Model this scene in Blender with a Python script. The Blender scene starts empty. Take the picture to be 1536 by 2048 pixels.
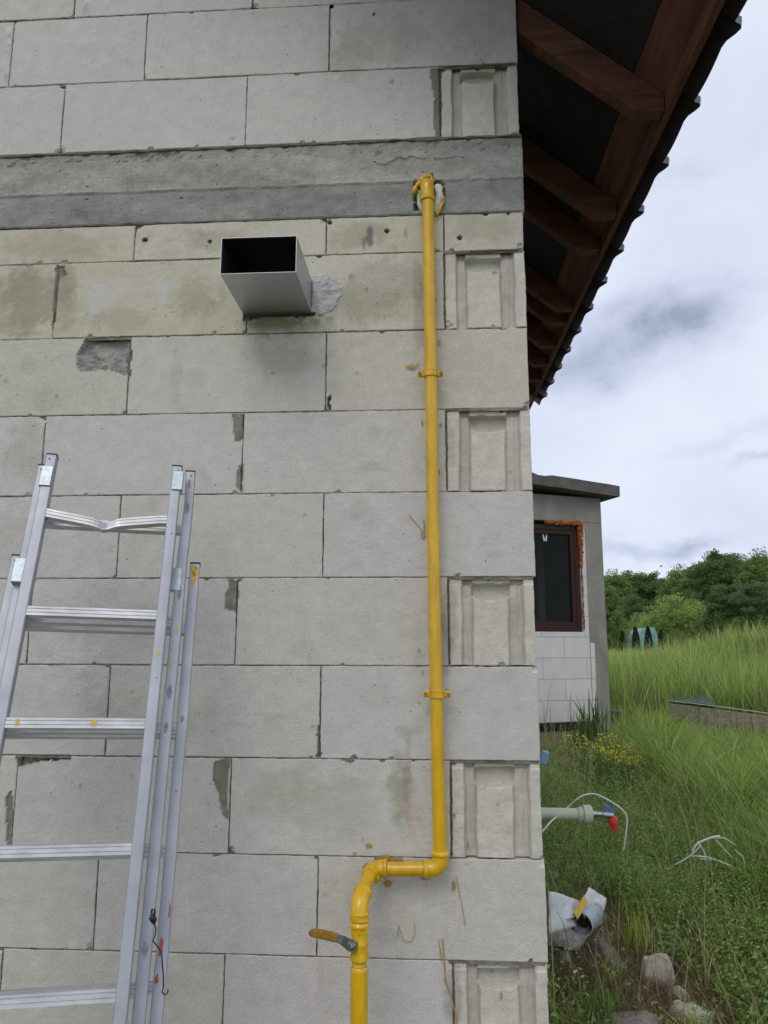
import bpy, bmesh, math, random
import numpy as np
from mathutils import Vector, Matrix, noise

# ------------------------------------------------------------------ camera, world, sun
scene = bpy.context.scene
CAM = np.array([-0.28317, -2.08086, 0.06978])
YAW, PIT, ROLL, FPX = -0.0639259, 0.1703706, 0.00182895, 1500.0
_cy, _sy, _cp, _sp = math.cos(YAW), math.sin(YAW), math.cos(PIT), math.sin(PIT)
FW = np.array([_sy*_cp, _cy*_cp, _sp])
_r = np.array([_cy, -_sy, 0.0]); _u = np.cross(_r, FW)
RT = _r*math.cos(ROLL)+_u*math.sin(ROLL)
UP = -_r*math.sin(ROLL)+_u*math.cos(ROLL)
cd = bpy.data.cameras.new('camera'); cam = bpy.data.objects.new('camera', cd)
scene.collection.objects.link(cam)
cam.matrix_world = Matrix(((RT[0], UP[0], -FW[0], CAM[0]), (RT[1], UP[1], -FW[1], CAM[1]), (RT[2], UP[2], -FW[2], CAM[2]), (0, 0, 0, 1)))
cd.sensor_fit = 'VERTICAL'; cd.sensor_height = 24.0; cd.lens = FPX/2048*24.0
cd.clip_start = 0.05; cd.clip_end = 2000
scene.camera = cam
scene.view_settings.view_transform = 'Standard'; scene.view_settings.look = 'None'
scene.view_settings.exposure = 0.0; scene.view_settings.gamma = 1.0
scene.render.resolution_x = 768; scene.render.resolution_y = 1024

SUN_EL, SUN_AZ = math.radians(48), math.radians(195)   # azimuth clockwise from +Y
world = bpy.data.worlds.new('World'); scene.world = world; world.use_nodes = True
nt = world.node_tree; nt.nodes.clear(); N = nt.nodes; L = nt.links
out = N.new('ShaderNodeOutputWorld'); bg = N.new('ShaderNodeBackground')
sky = N.new('ShaderNodeTexSky'); sky.sky_type = 'NISHITA'; sky.sun_disc = False
sky.sun_elevation = SUN_EL; sky.sun_rotation = SUN_AZ
bg.inputs['Strength'].default_value = 0.1
tc = N.new('ShaderNodeTexCoord')
def nmath(op, a, b=None, c=None, clamp=False):
    n = N.new('ShaderNodeMath'); n.operation = op; n.use_clamp = clamp
    for i, v in enumerate((a, b, c)):
        if v is None: continue
        if isinstance(v, (int, float)): n.inputs[i].default_value = v
        else: L.new(v, n.inputs[i])
    return n.outputs[0]
def wnoise(scale, detail, vec, rough=0.55):
    n = N.new('ShaderNodeTexNoise'); n.inputs['Scale'].default_value = scale; n.inputs['Detail'].default_value = detail
    n.inputs['Roughness'].default_value = rough; L.new(vec, n.inputs['Vector']); return n
mp = N.new('ShaderNodeMapping'); mp.inputs['Scale'].default_value = (1, 1, 1.7); L.new(tc.outputs['Generated'], mp.inputs['Vector'])
warp = wnoise(9.0, 7, mp.outputs[0])
def dirpx(x, y):
    d = FW*FPX + RT*(x-768) - UP*(y-1024); return d/np.linalg.norm(d)
# warped direction for ragged cloud edges
vs = N.new('ShaderNodeVectorMath'); vs.operation = 'SUBTRACT'; L.new(warp.outputs['Color'], vs.inputs[0]); vs.inputs[1].default_value = (0.5, 0.5, 0.5)
vm = N.new('ShaderNodeVectorMath'); vm.operation = 'SCALE'; L.new(vs.outputs[0], vm.inputs[0]); vm.inputs['Scale'].default_value = 0.10
va = N.new('ShaderNodeVectorMath'); va.operation = 'ADD'; L.new(tc.outputs['Generated'], va.inputs[0]); L.new(vm.outputs[0], va.inputs[1])
def blob(px, py, wpx, hpx, tilt=0.0):
    """an elliptical grey cloud in the direction (px,py), with ragged edges"""
    c = dirpx(px, py); e1 = np.cross(c, [0, 0, 1.0]); e1 /= np.linalg.norm(e1); e2 = np.cross(e1, c)
    t = math.radians(tilt); a = e1*math.cos(t)+e2*math.sin(t); b = -e1*math.sin(t)+e2*math.cos(t)
    def dot(v, s, off):
        n = N.new('ShaderNodeVectorMath'); n.operation = 'DOT_PRODUCT'; L.new(va.outputs[0], n.inputs[0]); n.inputs[1].default_value = tuple(v)
        return nmath('MULTIPLY', n.outputs['Value'], s)
    x = dot(a, FPX/wpx, 0); y = dot(b, FPX/hpx, 0); z = dot(c, 1, 0)
    q = nmath('ADD', nmath('MULTIPLY', x, x), nmath('MULTIPLY', y, y))
    f = nmath('POWER', 2.718, nmath('MULTIPLY', q, -0.9))
    return nmath('MULTIPLY', f, nmath('GREATER_THAN', z, 0.0))
B1 = blob(1350, 622, 95, 44, 6); B1b = blob(1170, 745, 95, 52, 10); B1c = blob(1265, 670, 120, 62, 14)
B2 = blob(1370, 1078, 50, 16, 0); B2b = blob(1260, 1100, 90, 18, 0)
B3 = blob(1530, 908, 36, 10, 4); B3b = blob(1350, 362, 46, 16, 0); B4 = blob(1480, 860, 120, 16, 12)
dark = nmath('ADD', nmath('MULTIPLY', B1, 0.62), nmath('MULTIPLY', B1b, 0.50))
for b_, k_ in ((B1c, 0.75), (B2, 0.75), (B2b, 0.5), (B3, 0.55), (B3b, 0.2), (B4, 0.22)):
    dark = nmath('ADD', dark, nmath('MULTIPLY', b_, k_))
tex = wnoise(14.0, 6, tc.outputs['Generated'], .6); dark = nmath('MULTIPLY', dark, nmath('MULTIPLY_ADD', tex.outputs['Fac'], 1.5, 0.05))
n1 = wnoise(3.0, 7, mp.outputs[0], 0.55)
r1 = N.new('ShaderNodeMapRange'); r1.inputs['From Min'].default_value = 0.38; r1.inputs['From Max'].default_value = 0.68; L.new(n1.outputs['Fac'], r1.inputs['Value'])
n2 = wnoise(1.3, 4, mp.outputs[0])
soft = nmath('MULTIPLY', r1.outputs[0], 0.26)
dark = nmath('ADD', dark, soft, clamp=True)
cr = N.new('ShaderNodeValToRGB'); L.new(dark, cr.inputs['Fac'])
cr.color_ramp.elements[0].position = 0.0; cr.color_ramp.elements[0].color = (8.3, 8.9, 10.2, 1)
cr.color_ramp.elements[1].position = 1.0; cr.color_ramp.elements[1].color = (3.6, 4.05, 5.4, 1)
e = cr.color_ramp.elements.new(0.42); e.color = (6.2, 6.8, 8.6, 1)
mx = N.new('ShaderNodeMix'); mx.data_type = 'RGBA'; mx.inputs['Factor'].default_value = 0.93
L.new(sky.outputs[0], mx.inputs['A']); L.new(cr.outputs[0], mx.inputs['B'])
L.new(mx.outputs['Result'], bg.inputs['Color']); L.new(bg.outputs[0], out.inputs[0])

sl = bpy.data.lights.new('sun', 'SUN'); sl.energy = 0.9; sl.angle = math.radians(28); sl.color = (1.0, 0.955, 0.88)
so = bpy.data.objects.new('sun', sl); scene.collection.objects.link(so)
sd = Vector((math.sin(SUN_AZ)*math.cos(SUN_EL), math.cos(SUN_AZ)*math.cos(SUN_EL), math.sin(SUN_EL)))
so.rotation_euler = sd.to_track_quat('Z', 'Y').to_euler()

# ------------------------------------------------------------------ helpers
RNG = random.Random(7); NR = np.random.default_rng(11); PI = math.pi
COL = scene.collection
def ray(x, y): return FW*FPX + RT*(x-768) - UP*(y-1024)
def at(x, y, Y=0.0):
    d = ray(x, y); return Vector(CAM + d*((Y-CAM[1])/d[1]))
def n3(x, y, z, s=1.0): return noise.noise(Vector((x*s, y*s, z*s)))
def fbm(x, y, z, s, o=4): return noise.fractal(Vector((x*s, y*s, z*s)), 0.6, 2.0, o)
def tag(o, label=None, cat=None, group=None, kind=None):
    if label: o['label'] = label
    if cat: o['category'] = cat
    if group: o['group'] = group
    if kind: o['kind'] = kind
    return o
def empty(name, loc, label, cat, group=None):
    o = bpy.data.objects.new(name, None); COL.objects.link(o); o.location = loc; o.empty_display_size = 0.1
    return tag(o, label, cat, group)
def link(name, me, m, parent=None, smooth=False):
    if m is not None: me.materials.append(m)
    o = bpy.data.objects.new(name, me); COL.objects.link(o)
    if parent is not None:
        o.parent = parent
        if parent.parent is None: o.matrix_parent_inverse = Matrix.Translation(-Vector(parent.location))
        else: o.matrix_parent_inverse = Matrix()
    if smooth:
        me.polygons.foreach_set('use_smooth', [True]*len(me.polygons)); 
    return o
def mesh_np(name, V, F, cols=None, smooth=False):
    """V (n,3), F list of faces or (m,k) array"""
    me = bpy.data.meshes.new(name)
    V = np.asarray(V, dtype=np.float32)
    if isinstance(F, np.ndarray):
        m, k = F.shape
        me.vertices.add(len(V)); me.vertices.foreach_set('co', V.ravel())
        me.loops.add(m*k); me.loops.foreach_set('vertex_index', F.astype(np.int32).ravel())
        me.polygons.add(m); me.polygons.foreach_set('loop_start', np.arange(0, m*k, k, dtype=np.int32))
        me.polygons.foreach_set('loop_total', np.full(m, k, dtype=np.int32))
        me.update(calc_edges=True)
    else:
        me.from_pydata(V.tolist(), [], F); me.update()
    if cols is not None:
        a = me.color_attributes.new('tint', 'FLOAT_COLOR', 'POINT')
        c = np.ones((len(V), 4), dtype=np.float32); c[:, :3] = cols
        a.data.foreach_set('color', c.ravel())
    if smooth: me.polygons.foreach_set('use_smooth', np.ones(len(me.polygons), dtype=bool))
    return me
def from_bm(name, bm, m, parent=None, smooth=False, sharp=None):
    bmesh.ops.recalc_face_normals(bm, faces=bm.faces)
    me = bpy.data.meshes.new(name); bm.to_mesh(me); bm.free()
    o = link(name, me, m, parent, smooth)
    if smooth and sharp:
        me.set_sharp_from_angle(angle=math.radians(sharp))
    return o
def bm_box(bm, c, size, mat=None, bevel=0.0, segs=1):
    ret = bmesh.ops.create_cube(bm, size=1.0)
    vs = ret['verts']
    M = Matrix.Translation(c) @ (mat.to_4x4() if mat else Matrix()) @ Matrix.Diagonal((size[0], size[1], size[2], 1))
    bmesh.ops.transform(bm, matrix=M, verts=vs)
    if bevel:
        es = list({e for v in vs for e in v.link_edges})
        bmesh.ops.bevel(bm, geom=es, offset=bevel, segments=segs, affect='EDGES', profile=0.5)
def bm_tube(bm, pts, rad, seg=16, caps=True, rough=0.0):
    """tube along pts; rad a number or list"""
    pts = [Vector(p) for p in pts]; n = len(pts)
    if not isinstance(rad, (list, tuple)): rad = [rad]*n
    T = []
    for i in range(n):
        a = pts[max(i-1, 0)]; b = pts[min(i+1, n-1)]; t = (b-a)
        T.append(t.normalized() if t.length > 1e-9 else (T[-1] if T else Vector((0, 0, 1))))
    ref = Vector((0, 0, 1)) if abs(T[0].z) < 0.9 else Vector((1, 0, 0))
    nrm = T[0].cross(ref).normalized(); rings = []
    for i in range(n):
        if i: nrm = (nrm - T[i]*nrm.dot(T[i])).normalized()
        bi = T[i].cross(nrm); ring = []
        for k in range(seg):
            a = 2*PI*k/seg; rr = rad[i]
            if rough: rr *= 1+rough*noise.noise(pts[i]*40+Vector((math.cos(a), math.sin(a), 0))*1.5)
            ring.append(bm.verts.new(pts[i]+(nrm*math.cos(a)+bi*math.sin(a))*rr))
        rings.append(ring)
    for i in range(n-1):
        for k in range(seg):
            bm.faces.new((rings[i][k], rings[i][(k+1) % seg], rings[i+1][(k+1) % seg], rings[i+1][k]))
    if caps:
        bm.faces.new(rings[0][::-1]); bm.faces.new(rings[-1])
def arc_pts(c, a, b, r, n=8):
    """rounded corner at c going from direction a (unit, towards start) to b (towards end)"""
    a = Vector(a).normalized(); b = Vector(b).normalized(); out_ = []
    for i in range(n+1):
        t = i/n; p = c + a*r*(1-t)**2 + b*r*t**2; out_.append(p)
    return out_

# ------------------------------------------------------------------ materials
def mat(name, color=(.5, .5, .5), rough=.7, metal=0.0, attr=False, noise_amt=0.12, noise_scale=20, bump=0.0, bump_scale=60,
        bump_dist=0.002, col2=None, detail=6, spec=0.5, stretch=(1, 1, 1), trans=0.0, rough_var=0.0, pits=None, coat=0.0, grain=0.0, grain_scale=260):
    m = bpy.data.materials.new(name); m.use_nodes = True; t = m.node_tree; nd = t.nodes; lk = t.links
    b = nd['Principled BSDF']; b.inputs['Roughness'].default_value = rough; b.inputs['Metallic'].default_value = metal
    b.inputs['Specular IOR Level'].default_value = spec
    if coat: b.inputs['Coat Weight'].default_value = coat; b.inputs['Coat Roughness'].default_value = 0.15
    tcn = nd.new('ShaderNodeTexCoord'); mpn = nd.new('ShaderNodeMapping'); mpn.inputs['Scale'].default_value = stretch
    lk.new(tcn.outputs['Object'], mpn.inputs['Vector'])
    def nz(scale, det=6, ro=0.6):
        n = nd.new('ShaderNodeTexNoise'); n.inputs['Scale'].default_value = scale; n.inputs['Detail'].default_value = det
        n.inputs['Roughness'].default_value = ro; lk.new(mpn.outputs[0], n.inputs['Vector']); return n
    base = nd.new('ShaderNodeRGB'); base.outputs[0].default_value = (*color, 1); bc = base.outputs[0]
    if attr:
        an = nd.new('ShaderNodeAttribute'); an.attribute_name = 'tint'; bc = an.outputs['Color']
    if col2:
        n = nz(noise_scale, detail); rr = nd.new('ShaderNodeMapRange'); rr.inputs['From Min'].default_value = .4; rr.inputs['From Max'].default_value = .62
        lk.new(n.outputs['Fac'], rr.inputs['Value']); x = nd.new('ShaderNodeMix'); x.data_type = 'RGBA'
        lk.new(rr.outputs[0], x.inputs['Factor']); lk.new(bc, x.inputs['A']); x.inputs['B'].default_value = (*col2, 1); bc = x.outputs['Result']
    if noise_amt:
        n = nz(noise_scale*2.3, detail); rr = nd.new('ShaderNodeMapRange'); rr.inputs['From Min'].default_value = .25; rr.inputs['From Max'].default_value = .75
        rr.inputs['To Min'].default_value = 1-noise_amt; rr.inputs['To Max'].default_value = 1+noise_amt
        lk.new(n.outputs['Fac'], rr.inputs['Value'])
        x = nd.new('ShaderNodeVectorMath'); x.operation = 'SCALE'; lk.new(bc, x.inputs[0]); lk.new(rr.outputs[0], x.inputs['Scale']); bc = x.outputs[0]
    if grain:
        n = nz(grain_scale, 3, .7); rr = nd.new('ShaderNodeMapRange'); rr.inputs['From Min'].default_value = .3; rr.inputs['From Max'].default_value = .7
        rr.inputs['To Min'].default_value = 1-grain; rr.inputs['To Max'].default_value = 1+grain; lk.new(n.outputs['Fac'], rr.inputs['Value'])
        x = nd.new('ShaderNodeVectorMath'); x.operation = 'SCALE'; lk.new(bc, x.inputs[0]); lk.new(rr.outputs[0], x.inputs['Scale']); bc = x.outputs[0]
    hgt = None
    if bump:
        n = nz(bump_scale, 5, .65); hgt = n.outputs['Fac']
    if pits:
        for (sc_, rad_, prob, dk) in pits:
            v = nd.new('ShaderNodeTexVoronoi'); v.inputs['Scale'].default_value = sc_; lk.new(mpn.outputs[0], v.inputs['Vector'])
            sp_ = nd.new('ShaderNodeSeparateColor'); lk.new(v.outputs['Color'], sp_.inputs[0])
            g = nd.new('ShaderNodeMath'); g.operation = 'LESS_THAN'; lk.new(sp_.outputs[0], g.inputs[0]); g.inputs[1].default_value = prob
            rd = nd.new('ShaderNodeMath'); rd.operation = 'MULTIPLY_ADD'; lk.new(sp_.outputs[1], rd.inputs[0]); rd.inputs[1].default_value = rad_; rd.inputs[2].default_value = rad_*.4
            d = nd.new('ShaderNodeMath'); d.operation = 'DIVIDE'; lk.new(v.outputs['Distance'], d.inputs[0]); lk.new(rd.outputs[0], d.inputs[1])
            s_ = nd.new('ShaderNodeMapRange'); s_.inputs['From Min'].default_value = .6; s_.inputs['From Max'].default_value = 1.1
            s_.inputs['To Min'].default_value = 1; s_.inputs['To Max'].default_value = 0; lk.new(d.outputs[0], s_.inputs['Value'])
            mm = nd.new('ShaderNodeMath'); mm.operation = 'MULTIPLY'; lk.new(s_.outputs[0], mm.inputs[0]); lk.new(g.outputs[0], mm.inputs[1])
            x = nd.new('ShaderNodeMix'); x.data_type = 'RGBA'; x.blend_type = 'MULTIPLY'; lk.new(mm.outputs[0], x.inputs['Factor']); lk.new(bc, x.inputs['A'])
            x.inputs['B'].default_value = (dk, dk, dk, 1); bc = x.outputs['Result']
            if hgt is not None:
                sb = nd.new('ShaderNodeMath'); sb.operation = 'MULTIPLY_ADD'; lk.new(mm.outputs[0], sb.inputs[0]); sb.inputs[1].default_value = -1.6; lk.new(hgt, sb.inputs[2]); hgt = sb.outputs[0]
    lk.new(bc, b.inputs['Base Color'])
    if hgt is not None:
        bp = nd.new('ShaderNodeBump'); bp.inputs['Strength'].default_value = bump; bp.inputs['Distance'].default_value = bump_dist
        lk.new(hgt, bp.inputs['Height']); lk.new(bp.outputs[0], b.inputs['Normal'])
    if rough_var:
        n = nz(noise_scale, 4); rr = nd.new('ShaderNodeMapRange'); rr.inputs['To Min'].default_value = max(.05, rough-rough_var); rr.inputs['To Max'].default_value = min(1, rough+rough_var)
        lk.new(n.outputs['Fac'], rr.inputs['Value']); lk.new(rr.outputs[0], b.inputs['Roughness'])
    if trans:
        tr = nd.new('ShaderNodeBsdfTranslucent'); lk.new(bc, tr.inputs['Color']); ms = nd.new('ShaderNodeMixShader'); ms.inputs[0].default_value = trans
        lk.new(b.outputs[0], ms.inputs[1]); lk.new(tr.outputs[0], ms.inputs[2]); lk.new(ms.outputs[0], nd['Material Output'].inputs['Surface'])
    return m
M = {}
M['block'] = mat('aerated_block', attr=True, rough=.95, noise_amt=.08, noise_scale=9, bump=.65, bump_scale=240, bump_dist=.003, spec=.2, grain=.12,
                 pits=[(52, .09, .20, .55), (17, .026, .12, .35)], detail=8)
M['groove'] = mat('block_end', attr=True, rough=.95, noise_amt=.12, noise_scale=14, bump=.6, bump_scale=220, bump_dist=.003, spec=.2, grain=.08, pits=[(60, .10, .2, .5)])
M['mortar'] = mat('mortar_joint', (.15, .14, .115), rough=.95, noise_amt=.4, noise_scale=30, bump=.8, bump_scale=90, bump_dist=.004, spec=.1)
M['patch'] = mat('mortar_smear', (.20, .19, .155), rough=.95, noise_amt=.3, noise_scale=14, bump=.9, bump_scale=70, bump_dist=.004, spec=.15, col2=(.145, .135, .105))
M['plaster'] = mat('plaster_patch', (.50, .50, .49), rough=.9, noise_amt=.12, noise_scale=20, bump=.9, bump_scale=45, bump_dist=.006, spec=.2)
M['concrete'] = mat('cast_concrete', attr=True, rough=.9, noise_amt=.22, noise_scale=7, bump=.8, bump_scale=80, bump_dist=.004, spec=.2,
                    pits=[(38, .12, .16, .4), (90, .14, .22, .5)], detail=9, stretch=(.7, 1, 1.3), grain=.14, grain_scale=180)
M['concrete2'] = mat('weathered_concrete', (.30, .285, .25), rough=.9, noise_amt=.25, noise_scale=2.2, bump=.6, bump_scale=20, bump_dist=.01, spec=.2, col2=(.23, .215, .185), stretch=(1, 1, .5))
M['slab'] = mat('dark_concrete', (.105, .095, .09), rough=.9, noise_amt=.3, noise_scale=3, bump=.6, bump_scale=25, bump_dist=.01, spec=.2, col2=(.14, .13, .12))
M['timber'] = mat('stained_timber', (.155, .072, .046), rough=.8, noise_amt=.3, noise_scale=9, bump=.4, bump_scale=40, bump_dist=.002, stretch=(.6, .25, 3), col2=(.105, .047, .031), spec=.2)
M['membrane'] = mat('roof_membrane', (.030, .028, .027), rough=.9, noise_amt=.2, noise_scale=10, bump=.8, bump_scale=5, bump_dist=.03, spec=.15)
M['tile'] = mat('roof_tile', (.022, .024, .030), rough=.35, noise_amt=.2, noise_scale=20, bump=.2, bump_scale=80, rough_var=.12)
M['yellow'] = mat('yellow_paint', (.72, .43, .008), rough=.27, noise_amt=.16, noise_scale=24, bump=.8, bump_scale=50, bump_dist=.002, rough_var=.1, coat=.25, stretch=(1, 1, .25), col2=(.62, .36, .008))
M['splash'] = mat('yellow_paint_splash', (.40, .25, .06), rough=.5, noise_amt=.25, noise_scale=60)
M['grip'] = mat('worn_yellow_grip', (.36, .19, .02), rough=.45, noise_amt=.3, noise_scale=60, col2=(.25, .14, .03))
M['steel'] = mat('zinc_steel', (.42, .42, .42), rough=.35, metal=1.0, noise_amt=.2, noise_scale=60)
M['galv'] = mat('galvanised_sheet', (.46, .50, .50), rough=.42, metal=.85, noise_amt=.08, noise_scale=9, rough_var=.06, bump=.1, bump_scale=12, bump_dist=.004)
M['ductin'] = mat('duct_inner_shade', (.035, .04, .05), rough=.5, metal=.5, noise_amt=.1)
M['alu'] = mat('ladder_aluminium', (.40, .405, .44), rough=.48, metal=.45, noise_amt=.10, noise_scale=7, rough_var=.1, bump=.1, bump_scale=60, bump_dist=.0008, col2=(.36, .37, .41))
M['alu2'] = mat('rung_aluminium', (.56, .56, .57), rough=.42, metal=.5, noise_amt=.14, noise_scale=14, rough_var=.12, bump=.2, bump_scale=100, bump_dist=.0008, stretch=(.5, 2, 2), col2=(.46, .46, .47))
M['zinc'] = mat('zinc_bracket', (.40, .47, .50), rough=.4, metal=.7, noise_amt=.2, noise_scale=40, rough_var=.1)
M['blackp'] = mat('black_plastic', (.012, .012, .013), rough=.5, noise_amt=.2)
M['foam'] = mat('pale_foam', (.60, .66, .54), rough=.85, noise_amt=.2, noise_scale=60, bump=.8, bump_scale=90, bump_dist=.003)
M['foamo'] = mat('orange_foam', (.40, .115, .02), rough=.9, noise_amt=.4, noise_scale=20, bump=1, bump_scale=40, bump_dist=.01, col2=(.22, .06, .015))
M['winframe'] = mat('brown_window_frame', (.040, .014, .010), rough=.5, spec=.25, noise_amt=.15, noise_scale=20)
M['white'] = mat('white_sheet', (.72, .74, .76), rough=.6, noise_amt=.1, noise_scale=10)
M['whitep'] = mat('white_plastic', (.60, .62, .62), rough=.45, noise_amt=.08, noise_scale=15, bump=.3, bump_scale=15, bump_dist=.003)
M['greyp'] = mat('grey_plastic', (.36, .40, .45), rough=.4, noise_amt=.12, noise_scale=15)
M['pvc'] = mat('cream_pvc', (.52, .56, .42), rough=.35, noise_amt=.08, noise_scale=20)
M['blue'] = mat('blue_plastic', (.06, .17, .50), rough=.35, noise_amt=.1)
M['red'] = mat('red_plastic', (.62, .03, .02), rough=.35, noise_amt=.1)
M['yellowp'] = mat('yellow_plastic', (.62, .42, .03), rough=.45, noise_amt=.1)
M['cable'] = mat('white_cable', (.62, .66, .58), rough=.5, noise_amt=.1)
M['wood'] = mat('grey_board', (.36, .34, .28), rough=.9, noise_amt=.35, noise_scale=12, stretch=(.3, 1, 3), col2=(.26, .22, .16), bump=.4, bump_scale=40)
M['sheet'] = mat('dark_green_sheet', (.045, .07, .07), rough=.6, noise_amt=.3, noise_scale=14)
M['tarp'] = mat('turquoise_film', (.13, .31, .27), rough=.4, noise_amt=.3, noise_scale=3, bump=.5, bump_scale=4, bump_dist=.05, col2=(.26, .42, .39))
M['rubble'] = mat('pale_rubble', (.52, .475, .41), rough=.95, noise_amt=.2, noise_scale=14, bump=.8, bump_scale=60, bump_dist=.006, col2=(.40, .355, .295))
M['rubble2'] = mat('grey_rubble', (.27, .245, .215), rough=.95, noise_amt=.25, noise_scale=14, bump=.8, bump_scale=60, bump_dist=.006, col2=(.14, .125, .11))
M['freshblock'] = mat('fresh_broken_block', (.62, .61, .57), rough=.95, noise_amt=.12, noise_scale=14, bump=.8, bump_scale=60, bump_dist=.005, col2=(.52, .50, .46))
M['soil'] = mat('soil', (.18, .145, .095), rough=1, noise_amt=.5, noise_scale=7, bump=1, bump_scale=12, bump_dist=.03, col2=(.10, .13, .045), spec=.1)
M['grass'] = mat('grass_blades', attr=True, rough=.55, noise_amt=0, trans=.5, spec=.3)
M['leaf'] = mat('leaves', attr=True, rough=.6, noise_amt=0, trans=.42, spec=.25)
M['bark'] = mat('bark', (.10, .08, .06), rough=1, noise_amt=.3, noise_scale=6, bump=.8, bump_scale=20, bump_dist=.02)
M['annexblock'] = None
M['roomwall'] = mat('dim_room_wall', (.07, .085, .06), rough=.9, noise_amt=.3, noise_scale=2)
M['reflbar'] = mat('pale_reflection_bar', (.34, .36, .31), rough=.9, noise_amt=.15, noise_scale=5)
M['flower'] = mat('yellow_petals', (.90, .78, .06), rough=.6, noise_amt=.1, trans=.3)
M['housewall'] = mat('white_render', (.65, .65, .62), rough=.9, noise_amt=.05)
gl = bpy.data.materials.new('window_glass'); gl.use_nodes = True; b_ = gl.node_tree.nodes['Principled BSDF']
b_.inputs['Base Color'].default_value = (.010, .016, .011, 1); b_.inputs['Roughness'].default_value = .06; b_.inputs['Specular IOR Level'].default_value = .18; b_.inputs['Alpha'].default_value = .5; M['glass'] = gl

# brick-bond material for faces made of blocks seen from afar
def bond_mat(name, c1, c2, mortar, w, h, gap, plane):
    m = bpy.data.materials.new(name); m.use_nodes = True; t = m.node_tree; nd = t.nodes; lk = t.links; b = nd['Principled BSDF']; b.inputs['Roughness'].default_value = .95
    tcn = nd.new('ShaderNodeTexCoord'); sx = nd.new('ShaderNodeSeparateXYZ'); lk.new(tcn.outputs['Object'], sx.inputs[0]); cx = nd.new('ShaderNodeCombineXYZ')
    lk.new(sx.outputs[plane[0]], cx.inputs[0]); lk.new(sx.outputs[plane[1]], cx.inputs[1])
    br = nd.new('ShaderNodeTexBrick'); br.inputs['Scale'].default_value = 1; br.inputs['Brick Width'].default_value = w; br.inputs['Row Height'].default_value = h
    br.inputs['Mortar Size'].default_value = gap; br.inputs['Color1'].default_value = (*c1, 1); br.inputs['Color2'].default_value = (*c2, 1); br.inputs['Mortar'].default_value = (*mortar, 1)
    br.inputs['Mortar Smooth'].default_value = .3
    lk.new(cx.outputs[0], br.inputs['Vector']); n = nd.new('ShaderNodeTexNoise'); n.inputs['Scale'].default_value = 6; n.inputs['Detail'].default_value = 8; lk.new(tcn.outputs['Object'], n.inputs['Vector'])
    rr = nd.new('ShaderNodeMapRange'); rr.inputs['To Min'].default_value = .85; rr.inputs['To Max'].default_value = 1.12; lk.new(n.outputs['Fac'], rr.inputs['Value'])
    x = nd.new('ShaderNodeVectorMath'); x.operation = 'SCALE'; lk.new(br.outputs['Color'], x.inputs[0]); lk.new(rr.outputs[0], x.inputs['Scale']); lk.new(x.outputs[0], b.inputs['Base Color'])
    bp = nd.new('ShaderNodeBump'); bp.inputs['Distance'].default_value = .004; bp.inputs['Strength'].default_value = .6; iv = nd.new('ShaderNodeMath'); iv.operation = 'SUBTRACT'; iv.inputs[0].default_value = 1
    lk.new(br.outputs['Fac'], iv.inputs[1]); lk.new(iv.outputs[0], bp.inputs['Height']); lk.new(bp.outputs[0], b.inputs['Normal'])
    return m
M['annexblock'] = bond_mat('annex_blocks', (.68, .66, .63), (.63, .615, .59), (.46, .45, .43), .59, .243, .006, (0, 2))
M['sideblock'] = bond_mat('side_wall_blocks', (.42, .405, .37), (.38, .365, .33), (.12, .11, .10), .592, .2435, .004, (1, 2))

exec_order = 'wall first, then the rest'
# ------------------------------------------------------------------ ground
def ground_z(x, y):
    yy = max(-3.0, min(y, 7.5))
    z = -1.47 + 0.073*max(0.0, yy) + (0.02*yy if yy < 0 else 0)
    z += 0.05*n3(x, y, 0, .6) + 0.025*n3(x, y, 3, 2.2)
    # the overgrown heap of earth
    dx, dy = (x-7.6)/2.9, (y-14.5)/2.6
    z += .76*math.exp(-((dx*dx+dy*dy)**1.5)*(1.0+.25*n3(x, y, 5, .35)))
    dx, dy = (x-12.0)/3.2, (y-15.0)/3.0
    z += .62*math.exp(-(dx*dx+dy*dy))
    if y > 20: z += -0.002*(min(y, 60)-20)
    # a little bank by the house
    z += .10*math.exp(-((x-.15)/.35)**2)*math.exp(-((y-1.9)/1.2)**2)
    return z
def axis(a, b, fine0, fine1, fs, cs):
    v = []; x = a
    while x < b:
        v.append(x); x += fs if fine0 <= x < fine1 else (cs if abs(x) < 40 else cs*5)
    v.append(b); return v
gx = axis(-60, 90, -1.5, 9, .16, 1.6); gy = axis(-14, 200, 0, 19, .16, 1.6)
GV = [(x, y, ground_z(x, y)) for y in gy for x in gx]; nx = len(gx)
GF = np.array([(j*nx+i, j*nx+i+1, (j+1)*nx+i+1, (j+1)*nx+i) for j in range(len(gy)-1) for i in range(nx-1)])
g = link('ground', mesh_np('ground', GV, GF, smooth=True), M['soil']); tag(g, 'uneven earth under the grass', None, None, 'structure')
def gat(px, py, lift=0.0):
    d = ray(px, py); d = d/np.linalg.norm(d); t = 1.0
    while t < 220:
        p = CAM+d*t
        if p[2] < ground_z(p[0], p[1])+lift: return Vector(p)
        t += .01*max(1, t*.3)
    return Vector(CAM+d*60)

# ------------------------------------------------------------------ the house
house = empty('unfinished_house', (-3.0, 1.6, -1.45), 'unplastered house corner of pale aerated concrete blocks with grey concrete band and dark roof', 'house')
BASE = np.array([.560, .540, .490])
def inpoly(x, z, poly):
    c = False; n = len(poly); j = n-1
    for i in range(n):
        xi, zi = poly[i]; xj, zj = poly[j]
        if (zi > z) != (zj > z) and x < (xj-xi)*(z-zi)/(zj-zi)+xi: c = not c
        j = i
    return c
def w2(pts): return [(at(a, b).x, at(a, b).z) for a, b in pts]
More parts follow.
